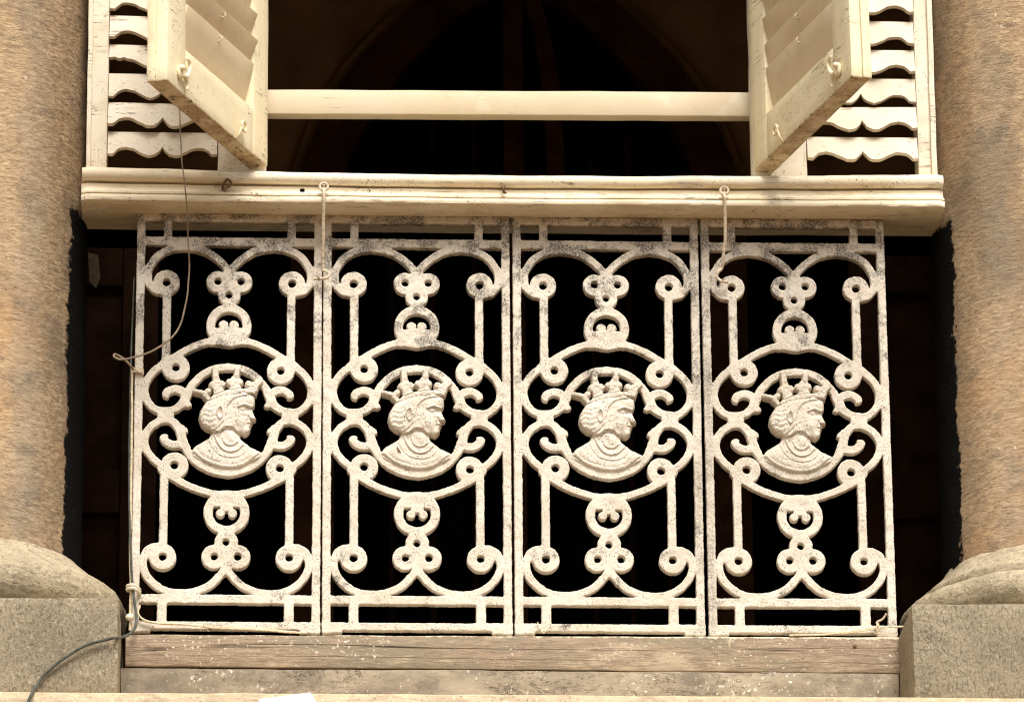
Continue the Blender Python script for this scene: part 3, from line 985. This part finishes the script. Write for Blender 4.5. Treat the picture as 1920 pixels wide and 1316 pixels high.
# bottom arches and trefoil
stroke('arch_scroll.c', [Z4(945, 335), Z4(915, 370), Z4(858, 436), Z4(770, 505), Z4(650, 550), Z4(530, 562), Z4(410, 547), Z4(300, 492), Z4(217, 408), Z4(184, 330), Z4(180, 260), Z4(212, 185), Z4(270, 145), Z4(350, 135)],
       [8] + [r0] * 10 + [8, 8, 7], 'arch_scroll.d')
disc('arch_scroll.c', Z4(361, 233), 25.3, 'arch_scroll.d'); hole(Z4(361, 230), 7.2, True)
g = 'trefoil.b'
disc(g, Z4(838, 228), 23.8, g); disc(g, Z4(947, 90), 22.0); disc(g, Z4(947, 200), 24); disc(g, Z4(947, 20), 14); disc(g, Z4(947, 330), 9)
hole(Z4(838, 226), 7.0, True); hole(Z4(945, 92), 6.4)

# crowned bust inside the medallion
bust_p = [Z5(*p) for p in [(618, 425), (622, 470), (620, 520), (604, 546), (600, 562), (612, 600), (636, 650), (628, 664), (600, 669), (582, 674), (598, 692), (597, 704), (580, 716),
                           (586, 728), (576, 748), (574, 775), (556, 805), (525, 822), (494, 816), (476, 803), (478, 850), (500, 872), (545, 905), (580, 940), (640, 965), (695, 992),
                           (690, 1080), (600, 1150), (480, 1190), (350, 1200), (200, 1180), (80, 1120), (-10, 1040), (-30, 985), (20, 925), (90, 888), (150, 850), (165, 815),
                           (180, 788), (120, 770), (65, 720), (42, 650), (55, 580), (90, 520), (115, 485), (300, 400), (500, 380)]]
sl_b = win([p[0] for p in bust_p], [p[1] for p in bust_p] + [Z5(0, 150)[1]], 12)
ub, vb = UU[sl_b], VV[sl_b]
bust_d = polysdf(bust_p, ub, vb)
merge('bust', sl_b, bust_d, 1.5)
crown_p = [Z5(*p) for p in [(110, 492), (118, 462), (150, 438), (200, 402), (320, 358), (450, 338), (560, 342), (640, 372), (634, 414), (560, 402), (420, 405), (300, 430), (200, 465)]]
crown_d = polysdf(crown_p, ub, vb)


def seg(a, b, ra, rb):
    (ax, ay), (bx, by) = Z5(*a), Z5(*b)
    L2 = (bx - ax) ** 2 + (by - ay) ** 2 + 1e-9
    t = np.clip(((ub - ax) * (bx - ax) + (vb - ay) * (by - ay)) / L2, 0, 1)
    return np.hypot(ub - ax - t * (bx - ax), vb - ay - t * (by - ay)) - (ra + (rb - ra) * t)


K5 = 0.1835
cr_pieces = [((0, 372), (110, 398), 26, 32), ((135, 375), (140, 372), 36, 36), ((100, 420), (130, 440), 26, 34),
             ((206, 150), (212, 250), 35, 36), ((184, 312), (186, 314), 46, 46), ((272, 300), (275, 302), 43, 43), ((218, 260), (245, 380), 44, 60),
             ((436, 150), (425, 235), 35, 38), ((358, 282), (360, 284), 44, 44), ((452, 275), (454, 277), 46, 46), ((410, 250), (415, 350), 46, 66),
             ((664, 272), (630, 300), 36, 42), ((555, 297), (556, 299), 42, 42), ((618, 305), (600, 350), 46, 54), ((300, 375), (560, 350), 14, 14)]
for a, b, ra, rb in cr_pieces:
    crown_d = np.minimum(crown_d, seg(a, b, ra * K5, rb * K5))
merge('crown', sl_b, crown_d, 1.5)

# cut the openings
for cu, cv, r in holes:
    sl = win([cu], [cv], r + 4)
    total[sl] = np.maximum(total[sl], r - np.hypot(UU[sl] - cu, VV[sl] - cv))
for (cu, cv), sg, rr, cut, lu, lr in ((ru, 1, 26.0, -4.5, 9.8, 8.8), (rl, -1, 25.6, -10.5, 11.2, 8.4)):
    sl = win([cu], [cv], 45)
    u_, v_ = UU[sl] - cu, (VV[sl] - cv) * sg
    d = np.hypot(u_, v_) - rr
    d = np.maximum(d, cut - v_)                                    # solid below the lobes
    lob = np.minimum(np.hypot(u_ - lu, v_ - 1.5) - lr, np.hypot(u_ + lu, v_ - 1.5) - lr)
    lob = np.minimum(lob, np.maximum(np.abs(u_) - 12.5, np.maximum(v_ + 1.5, -v_ - 20)))
    d = np.maximum(d, -lob)
    total[sl] = np.maximum(total[sl], -d)


def lowfreq(shape, mm, seed):
    rs = np.random.RandomState(seed)
    f = np.fft.rfft2(rs.randn(*shape))
    fy = np.fft.fftfreq(shape[0])[:, None]; fx = np.fft.rfftfreq(shape[1])[None, :]
    f *= np.exp(-((fx ** 2 + fy ** 2) * (mm / STEP) ** 2) * 4.0)
    a = np.fft.irfft2(f, s=shape)
    return a / (a.std() + 1e-9)


total += 0.17 * lowfreq(total.shape, 9.0, 3) + 0.20 * lowfreq(total.shape, 3.5, 4)

# ---- height of the front face above the back (mm)
dep = np.maximum(-total, 0)
rd = np.clip(dep / RB, 0, 1)
HGT = TH - RB + RB * np.sqrt(np.clip(1 - (1 - rd) ** 2, 0, 1))
HGT += 0.30 * lowfreq(total.shape, 10, 5) * rd + 0.12 * lowfreq(total.shape, 3.5, 6) * rd
ss = lambda d, w_: np.clip(0.5 - d / (2 * w_), 0, 1) ** 2 * (3 - 2 * np.clip(0.5 - d / (2 * w_), 0, 1))
rel = np.zeros_like(ub)
bd = np.maximum(-bust_d, 0)


def dome(c, rx, ry, h):
    global rel
    cu, cv = Z5(*c)
    q = ((ub - cu) / (rx * K5)) ** 2 + ((vb - cv) / (ry * K5 * 1.04)) ** 2
    rel = rel + h * np.exp(-1.4 * q)


def ridge(pts, w_, h):
    global rel
    P = spline2([Z5(*p) for p in pts], 6) if len(pts) > 2 else [Z5(*p) for p in pts]
    d = np.full(ub.shape, 1e9)
    for (ax, ay), (bx, by) in zip(P, P[1:]):
        L2 = (bx - ax) ** 2 + (by - ay) ** 2 + 1e-9
        t = np.clip(((ub - ax) * (bx - ax) + (vb - ay) * (by - ay)) / L2, 0, 1)
        d = np.minimum(d, np.hypot(ub - ax - t * (bx - ax), vb - ay - t * (by - ay)))
    rel = rel + 1.1 * h * np.exp(-(d / (max(w_ * 0.72, 4.6) * K5)) ** 2)


def raise_(pts, h, soft):
    global rel
    rel = rel + h * ss(polysdf([Z5(*p) for p in pts], ub, vb), soft)


inside = (bust_d < 0) | (crown_d < 0)
rel += 4.0 * (1 - np.exp(-bd / 5.0)) + 1.5 * (1 - np.exp(-bd / 18.0)) + 0.12 * lowfreq(total.shape, 2.6, 12)[sl_b]
head = [(620, 425), (628, 540), (645, 655), (610, 700), (600, 790), (530, 830), (490, 822), (440, 790), (400, 750), (330, 740), (260, 790), (180, 800), (100, 780), (40, 720), (25, 640), (60, 540), (110, 480), (300, 400), (500, 370)]
raise_(head, 4.2, 1.0)
hair = [(110, 480), (60, 560), (30, 650), (60, 730), (120, 785), (185, 795), (255, 740), (300, 690), (325, 600), (345, 525), (415, 452), (520, 422), (640, 425), (620, 340), (300, 380)]
raise_(hair, 2.3, 0.6)
dome((140, 640), 95, 130, 1.8)
dome((470, 680), 70, 75, 2.6)
dome((560, 470), 60, 45, 1.2)
ridge([(604, 560), (618, 605), (628, 648)], 15, 2.4)
dome((592, 655), 20, 16, 2.2)
ridge([(556, 632), (560, 655), (578, 664)], 7, -1.6)
dome((525, 568), 62, 26, -3.6)
dome((500, 567), 26, 13, 3.0)
ridge([(462, 562), (495, 550), (526, 560)], 5, 0.9)
ridge([(450, 540), (510, 516), (560, 528), (604, 538)], 12, 2.4)
ridge([(500, 534), (556, 548), (600, 550)], 7, -1.5)
dome((584, 691), 16, 11, 1.5); dome((574, 724), 17, 12, 1.5)
ridge([(540, 708), (575, 706), (602, 704)], 6, -2.8)
ridge([(548, 672), (536, 700), (540, 728)], 7, -0.8)
dome((538, 782), 34, 28, 1.8)
ridge([(430, 690), (428, 712), (434, 730)], 6, -1.6)
ridge([(262, 542), (236, 575), (236, 625), (262, 668), (285, 640), (290, 590), (278, 550), (262, 542)], 9, 2.8)
dome((262, 605), 15, 32, -2.2)
ridge([(320, 660), (300, 730), (262, 800), (244, 828)], 14, 2.0)
ridge([(238, 822), (268, 800), (290, 776)], 7, -2.2)
ridge([(345, 525), (415, 452), (520, 424), (625, 424)], 6, -1.2)
ridge([(285, 775), (380, 775), (440, 800), (480, 830)], 12, -1.5)
# neck, necklaces, collar and drapery
dome((385, 850), 85, 70, 2.2)
ridge([(292, 850), (305, 890), (350, 922), (405, 918), (450, 885)], 9, 1.6)
ridge([(280, 860), (300, 910), (350, 942), (415, 935), (462, 895)], 6, -1.3)
ridge([(218, 838), (248, 910), (305, 970), (370, 992), (440, 975), (500, 920), (520, 890)], 10, 2.0)
ridge([(200, 838), (232, 920), (295, 988), (370, 1010), (450, 992), (515, 935)], 6, -1.5)
ridge([(150, 850), (185, 935), (250, 1010), (330, 1042), (420, 1044), (500, 1010), (550, 950)], 7, 0.9)
ridge([(135, 860), (170, 950), (245, 1028), (330, 1060), (425, 1062), (510, 1025), (566, 955)], 5, -0.7)
ridge([(60, 930), (110, 1010), (200, 1070)], 14, 0.4); ridge([(30, 980), (120, 1060), (260, 1105)], 12, -0.6)
ridge([(600, 960), (560, 1030), (480, 1080)], 14, 0.4)
ridge([(-5, 1010), (100, 1090), (220, 1140), (350, 1160), (480, 1145), (580, 1090), (665, 1018)], 6, -2.4)
ridge([(0, 985), (110, 1070), (225, 1118), (350, 1138), (475, 1124), (575, 1068), (650, 1000)], 9, 0.5)
for k_ in range(9):                                   # waves of the pinned-up hair
    y_ = 545 + k_ * 26
    ridge([(60, y_ + 14), (110, y_ - 6), (160, y_ + 10), (215, y_ - 10)], 6, 0.9 if k_ % 2 else -0.8)
# crown
cd = np.maximum(-crown_d, 0)
crel = 5.0 + 2.2 * (1 - np.exp(-cd / 1.2)) + 0.3 * lowfreq(total.shape, 3.0, 11)[sl_b]
for c_, r_ in (((140, 375), 34), ((185, 312), 36), ((273, 299), 34), ((360, 277), 36), ((453, 271), 38), ((552, 294), 36), ((618, 300), 36), ((215, 225), 30), ((428, 205), 30), ((408, 300), 40), ((228, 335), 36)):
    cu, cv = Z5(*c_)
    crel = crel + 0.9 * np.exp(-1.6 * ((ub - cu) ** 2 + (vb - cv) ** 2) / (r_ * K5) ** 2)
band = polysdf(crown_p, ub, vb)
crel = crel + 1.8 * ss(band, 0.7)
_r = rel
rel = np.zeros_like(ub)
ridge([(130, 455), (210, 415), (325, 375), (450, 352), (560, 356), (632, 388)], 7, -1.6)
crel = crel + rel
_r = _r * 1.12
rel = np.where(crown_d < 0, np.maximum(crel, np.where(bust_d < 0, 0, 0)), np.where(bust_d < 0, _r, 0))
edge_ = np.clip(dep[sl_b] / 1.8, 0, 1)
rsm = rel * edge_
rsm = (rsm * 12 + np.roll(rsm, 1, 0) + np.roll(rsm, -1, 0) + np.roll(rsm, 1, 1) + np.roll(rsm, -1, 1)) / 16
lowr = polysdf([Z5(*p) for p in [(-60, 1005), (100, 1090), (220, 1142), (350, 1162), (480, 1147), (580, 1092), (740, 1005), (740, 1300), (-60, 1300)]], ub, vb)
rsm *= np.where(lowr < 0, np.clip(1 + lowr / 2.0, 0, 1), 1)
HGT[sl_b] += np.where(inside, rsm, 0)

# ---- mesh: marching squares over the outline, front face follows HGT
NV_, NU_ = total.shape
ins = total < 0
gid = -np.ones(total.shape, int)
gid[ins] = np.arange(ins.sum())
nin = int(ins.sum())
ii, jj = np.nonzero(ins)
verts = [np.stack([U[jj], V[ii], HGT[ii, jj]], 1)]
hx = ins[:, :-1] != ins[:, 1:]
hi, hj = np.nonzero(hx)
t = total[hi, hj] / (total[hi, hj] - total[hi, hj + 1])
hid = -np.ones(hx.shape, int); hid[hx] = nin + np.arange(len(hi))
verts.append(np.stack([U[hj] + t * STEP, V[hi], np.full(len(hi), TH - RB)], 1))
vx = ins[:-1] != ins[1:]
vi, vj = np.nonzero(vx)
t = total[vi, vj] / (total[vi, vj] - total[vi + 1, vj])
vid = -np.ones(vx.shape, int); vid[vx] = nin + len(hi) + np.arange(len(vi))
verts.append(np.stack([U[vj], V[vi] + t * STEP, np.full(len(vi), TH - RB)], 1))
VT = np.concatenate(verts)
code = ins[:-1, :-1] * 1 + ins[:-1, 1:] * 2 + ins[1:, 1:] * 4 + ins[1:, :-1] * 8
faces = []; cells = []; walls = []; wcells = []
fi, fj = np.nonzero(code == 15)
fullq = np.stack([gid[fi, fj], gid[fi, fj + 1], gid[fi + 1, fj + 1], gid[fi + 1, fj]], 1)
bi, bj = np.nonzero((code > 0) & (code < 15))
for i, j in zip(bi.tolist(), bj.tolist()):
    c = code[i, j]
    corner = [gid[i, j], gid[i, j + 1], gid[i + 1, j + 1], gid[i + 1, j]]
    edge = [hid[i, j], vid[i, j + 1], hid[i + 1, j], vid[i, j]]
    loops = []
    if c in (5, 10):
        ks = (0, 2) if c == 5 else (1, 3)
        for k in ks:
            loops.append([(edge[k - 1], 1), (corner[k], 0), (edge[k], 1)])
    else:
        lp = []
        for k in range(4):
            if c >> k & 1:
                lp.append((corner[k], 0))
            if edge[k] >= 0:
                lp.append((edge[k], 1))
        loops.append(lp)
    for lp in loops:
        faces.append([a for a, _ in lp]); cells.append((i, j))
        n = len(lp)
        for k in range(n):
            a, b = lp[k], lp[(k + 1) % n]
            if a[1] and b[1]:
                walls.append((a[0], b[0])); wcells.append((i, j))
names = list(groups)
gstack = np.stack([groups[n] for n in names])
pri = np.array([-1.5 if n in ('crown',) else (-0.8 if n in ('bust', 'trefoil.a', 'trefoil.b') else (-4.0 if n.startswith('surround') else 0.0)) for n in names])[:, None, None]
own = np.argmin(gstack + np.where(np.array([n.startswith('upright') for n in names])[:, None, None], 2.0, pri), 0)
cown = own[:-1, :-1].copy()
cown[code == 0] = -1
# every part is one connected piece: small cut-off islands go to the part around them
lab_ = np.zeros(cown.shape, int); comps = []
for i0, j0 in zip(*np.nonzero(cown >= 0)):
    if lab_[i0, j0]:
        continue
    k0 = cown[i0, j0]; n_ = len(comps) + 1
    st = [(i0, j0)]; lab_[i0, j0] = n_; cells_ = []
    while st:
        a, b = st.pop(); cells_.append((a, b))
        for c, d in ((a + 1, b), (a - 1, b), (a, b + 1), (a, b - 1)):
            if 0 <= c < cown.shape[0] and 0 <= d < cown.shape[1] and not lab_[c, d] and cown[c, d] == k0:
                lab_[c, d] = n_; st.append((c, d))
    comps.append((k0, cells_))
big = {}
for k0, cl_ in comps:
    big[k0] = max(big.get(k0, 0), len(cl_))
for k0, cl_ in comps:
    if len(cl_) < big[k0]:
        near = {}
        for a, b in cl_:
            for c, d in ((a + 1, b), (a - 1, b), (a, b + 1), (a, b - 1)):
                if 0 <= c < cown.shape[0] and 0 <= d < cown.shape[1] and cown[c, d] >= 0 and cown[c, d] != k0:
                    near[cown[c, d]] = near.get(cown[c, d], 0) + 1
        if near:
            kk = max(near, key=near.get)
            for a, b in cl_:
                cown[a, b] = kk

# smooth normals over the whole casting so that the seams between parts stay invisible
VN = np.zeros_like(VT)


def accum(idx):
    P = VT[idx]
    n = np.cross(P[:, 1] - P[:, 0], P[:, 2] - P[:, 0])
    if idx.shape[1] == 4:
        n = n + np.cross(P[:, 2] - P[:, 0], P[:, 3] - P[:, 0])
    for k in range(idx.shape[1]):
        np.add.at(VN, idx[:, k], n)


accum(fullq)
tri = []
for f in faces:
    for k in range(1, len(f) - 1):
        tri.append((f[0], f[k], f[k + 1]))
accum(np.array(tri))
for (a, b) in walls:                                  # wall normals count at the rim
    e = VT[b] - VT[a]
    n = np.array([e[1], -e[0], 0.0]) * 3.0
    VN[a] += n; VN[b] += n
VN /= np.linalg.norm(VN, axis=1)[:, None] + 1e-9


def to_world(P):
    return np.stack([P[:, 0], TH - P[:, 2], P[:, 1]], 1) * 0.001      # front of the bars at y = 0, back at y = 15 mm


def part_mesh(name, k):
    F = [tuple(q) for q in fullq[cown[fi, fj] == k].tolist()]
    F += [tuple(f) for f, (i, j) in zip(faces, cells) if cown[i, j] == k]
    Wl = [wl for wl, (i, j) in zip(walls, wcells) if cown[i, j] == k]
    used = sorted({v for f in F for v in f} | {v for wl in Wl for v in wl})
    mp = {v: n for n, v in enumerate(used)}
    P = VT[used]; N = VN[used]
    n0 = len(used)
    back = P.copy(); back[:, 2] = 0.0
    wu = sorted({v for wl in Wl for v in wl})
    wm = {v: 2 * n0 + n for n, v in enumerate(wu)}
    WP = VT[wu].copy() if wu else np.zeros((0, 3)); WP[:, 2] = 0.0
    co = to_world(np.concatenate([P, back, WP]))
    ff = [tuple(mp[v] for v in f) for f in F]
    fb = [tuple(mp[v] + n0 for v in reversed(f)) for f in F]
    fw = [(mp[b], mp[a], wm[a], wm[b]) for a, b in Wl]
    me = bpy.data.meshes.new(name)
    me.from_pydata(co.tolist(), [], ff + fb + fw)
    WN = VN[wu].copy() if wu else np.zeros((0, 3))
    if len(WN):
        WN[:, 2] = 0; WN /= np.linalg.norm(WN, axis=1)[:, None] + 1e-9
    nn = np.concatenate([N, np.tile([0, 0, -1.0], (n0, 1)), WN])
    nn = np.stack([nn[:, 0], -nn[:, 2], nn[:, 1]], 1)
    for p in me.polygons:
        p.use_smooth = True
    me.normals_split_custom_set_from_vertices(nn.tolist())
    me.materials.append(M_IRON)
    return me


MESH = {n: part_mesh(n.split('.')[0], k) for k, n in enumerate(names)}
panels = [(-0.5315, 0.3485, 'cast iron railing panel, leftmost of the four, with wire bound round its left stile'),
          (-0.1778, 0.3510, 'cast iron railing panel second from the left, paint missing from the bust shoulder'),
          (0.1783, 0.3515, 'cast iron railing panel third from the left, sooty grey patches on its upper scrolls'),
          (0.5357, 0.3485, 'cast iron railing panel, rightmost of the four, twine knotted at its lower right corner')]
for idx, (pxc, wd, lab) in enumerate(panels):
    root = thing('railing_panel', (pxc, 0.0, 0.0), lab, 'railing panel', 'cast iron railing panels')
    root.scale = (wd / 0.3506, 1, 1)
    root.rotation_euler = (0, math.radians((0.15, 0.0, 0.06, -0.12)[idx]), 0)
    made = {}
    for n in names:
        if n in ('bust', 'crown'):
            continue
        made[n] = link(bpy.data.objects.new(n.split('.')[0], MESH[n]), root)
    for n in ('bust', 'crown'):
        link(bpy.data.objects.new(n, MESH[n]), made['medallion_arc.b'])

# a flake of paint has come off the bust of the second panel
m2 = [o for o in bpy.data.objects if o.name.startswith('railing_panel')][1]
arc2 = [o for o in m2.children if any(q.name.startswith('bust') for q in o.children)][0]
chip = [Z3(*p) for p in [(760, 430), (768, 440), (774, 455), (786, 470), (797, 488), (797, 502), (784, 496), (770, 494), (766, 476), (758, 458)]]
hq = [HGT[np.abs(V - b).argmin(), np.abs(U - a).argmin()] for a, b in chip]
bm = bmesh.new()
f_ = [bm.verts.new((a / 1000, (TH - hh - 0.5) / 1000, b / 1000)) for (a, b), hh in zip(chip, hq)]
g_ = [bm.verts.new((a / 1000, (TH - hh + 1.5) / 1000, b / 1000)) for (a, b), hh in zip(chip, hq)]
for tr in tessellate_polygon([[Vector((a, b, 0)) for a, b in chip]]):
    bm.faces.new([f_[i] for i in tr])
for i in range(len(chip)):
    j = (i + 1) % len(chip)
    bm.faces.new((f_[i], f_[j], g_[j], g_[i]))
obj('rust_patch', bm, M_RUST, arc2)

# ------------------------------------------------------------------ wires, cables and twine
lw = thing('loose_wire', (-0.62, -0.05, 0.9), 'thin tan wire dangling from behind the left shutter to the left railing stile', 'wire')
off = Vector((-0.62, -0.05, 0.9))
P = [(-0.6329, -0.05, 1.1385), (-0.6261, -0.07, 1.0053), (-0.6207, -0.085, 0.8969), (-0.614, -0.085, 0.8434), (-0.6107, -0.075, 0.8098), (-0.6083, -0.05, 0.7606),
     (-0.6047, -0.04, 0.7004), (-0.6089, -0.045, 0.6347), (-0.6259, -0.05, 0.5693), (-0.6671, -0.05, 0.532), (-0.7065, -0.045, 0.5177), (-0.7284, -0.04, 0.515),
     (-0.7424, -0.035, 0.5219), (-0.7406, -0.03, 0.529), (-0.7247, -0.025, 0.5214), (-0.7118, -0.02, 0.5096), (-0.7069, -0.012, 0.5052)]
obj('strand', tube([Vector(p) - off for p in P], lambda q: 0.0013 + 0.0011 * min(1, max(0, (q - 0.25) * 1.6)), wob=0.001), M_WIRE, lw)
bm = bmesh.new()
for k in range(3):
    z = 0.5105 - 0.004 * k
    tube([(-0.7095, 0.005, z), (-0.7100, -0.004, z - 0.001), (-0.700, -0.0065, z + 0.001 * k), (-0.690, -0.005, z - 0.002), (-0.6886, 0.004, z - 0.001)], 0.0017, bm)
for v in bm.verts:
    v.co -= off
obj('binding', bm, M_HOOK, lw)

cb_ = thing('electric_cable', (-0.7, 0.0, 0.0), 'grey green cable running down the left railing stile and across the left plinth', 'cable')
off = Vector((-0.7, 0, 0))
P = [(-0.7082, 0.02, 0.7002), (-0.7098, 0.012, 0.6112), (-0.7116, 0.004, 0.5441), (-0.7122, 0.0, 0.4387), (-0.7118, -0.003, 0.2923), (-0.7081, -0.007, 0.1867),
     (-0.7028, -0.012, 0.0974), (-0.6971, -0.018, 0.0488), (-0.6935, -0.028, 0.0152), (-0.6969, -0.045, -0.0090), (-0.7074, -0.10, -0.0360), (-0.7190, -0.19, -0.068), (-0.7265, -0.236, -0.0820),
     (-0.7425, -0.234, -0.0847), (-0.7804, -0.234, -0.0969), (-0.8275, -0.234, -0.1271), (-0.8601, -0.234, -0.162), (-0.8732, -0.252, -0.1914), (-0.882, -0.256, -0.2176), (-0.8907, -0.256, -0.2521)]
obj('sheath', tube([Vector(p) - off for p in P], lambda q: 0.0014 + 0.0014 * min(1, q * 2.2), wob=0.001), M_CABLE, cb_)
P = [(-0.7091, -0.003, 0.507), (-0.7083, -0.004, 0.3954), (-0.708, -0.004, 0.2391), (-0.7075, -0.006, 0.1455), (-0.7050, -0.008, 0.0883), (-0.7055, -0.008, 0.0416), (-0.7060, -0.008, 0.0007)]
obj('cord', tube([Vector(p) - off for p in P], 0.0022, wob=0.001), M_TWINE, cb_)
bm = bmesh.new()
for k in range(2):
    z = 0.083 - 0.006 * k
    tube([(-0.7105, 0.006, z + 0.003), (-0.7110, -0.009, z + 0.002), (-0.700, -0.0205, z), (-0.6905, -0.010, z - 0.004), (-0.6890, 0.004, z - 0.004)], 0.0033, bm)
blob = ball((-0.706 - off.x, -0.012, 0.024), 0.008, sc=(1.1, 0.8, 0.9))
obj('clip', blob, M_FRAME, cb_)
for v in bm.verts:
    v.co -= off
obj('tie', bm, M_FRAME, cb_)

bm = tube([(-0.6923, -0.004, 0.0445), (-0.6884, -0.006, 0.047), (-0.6912, -0.008, 0.0341), (-0.6821, -0.01, 0.0213), (-0.6605, -0.01, 0.0143), (-0.6116, -0.01, 0.0115),
           (-0.5529, -0.012, 0.0052), (-0.4843, -0.014, 0.001), (-0.4256, -0.018, -0.0039), (-0.3816, -0.02, -0.0062)], 0.0019, wob=0.001)
tube([(-0.690, -0.004, 0.020), (-0.64, -0.008, 0.012), (-0.56, -0.009, 0.0095), (-0.46, -0.013, 0.002), (-0.40, -0.016, -0.003)], 0.0012, bm, wob=0.001)
tube([(-0.5763, -0.012, -0.0011), (-0.5685, -0.02, 0.0109), (-0.5655, -0.02, 0.0027), (-0.5616, -0.012, -0.002)], 0.001, bm)
tag(obj('twine', bm, M_TWINE), 'pale twine lying along the bottom rail of the leftmost panel', 'twine')
bm = tube([(0.5073, -0.022, -0.0059), (0.5719, -0.018, -0.0022), (0.6271, -0.012, 0.0061), (0.672, -0.01, 0.0142), (0.7208, -0.008, 0.0172)], 0.0017, wob=0.001)
tube([(0.55, -0.019, -0.004), (0.61, -0.014, 0.001), (0.665, -0.011, 0.0105)], 0.0012, bm, wob=0.001)
tube([(0.6678, -0.01, 0.0019), (0.6747, -0.014, 0.0133), (0.6713, -0.012, 0.0234), (0.6822, -0.012, 0.0301), (0.6887, -0.018, 0.0386)], 0.0019, bm)
tube([(0.6738, -0.011, 0.0019), (0.6690, -0.016, 0.0123), (0.6745, -0.014, 0.0204)], 0.0015, bm)
tag(obj('twine', bm, M_TWINE), 'pale twine knotted round the lower right corner of the railing', 'twine')
bm = tube([(0.0439, -0.003, 0.0224), (0.0500, -0.012, 0.006), (0.0540, -0.02, -0.004), (0.0600, -0.014, 0.006), (0.0685, -0.003, 0.0215)], 0.0009)
tag(obj('twine', bm, M_TWINE), 'thin loop of thread over the bottom rail of the third panel', 'twine')

bm = prism([(-0.470, -0.1985), (-0.3775, -0.1855), (-0.3625, -0.208), (-0.372, -0.235), (-0.462, -0.240)], -0.2495, -0.2480)
tag(obj('paper_sheet', bm, M_PAPER), 'blank white paper sheet stuck on the front of the stone ledge', 'paper')
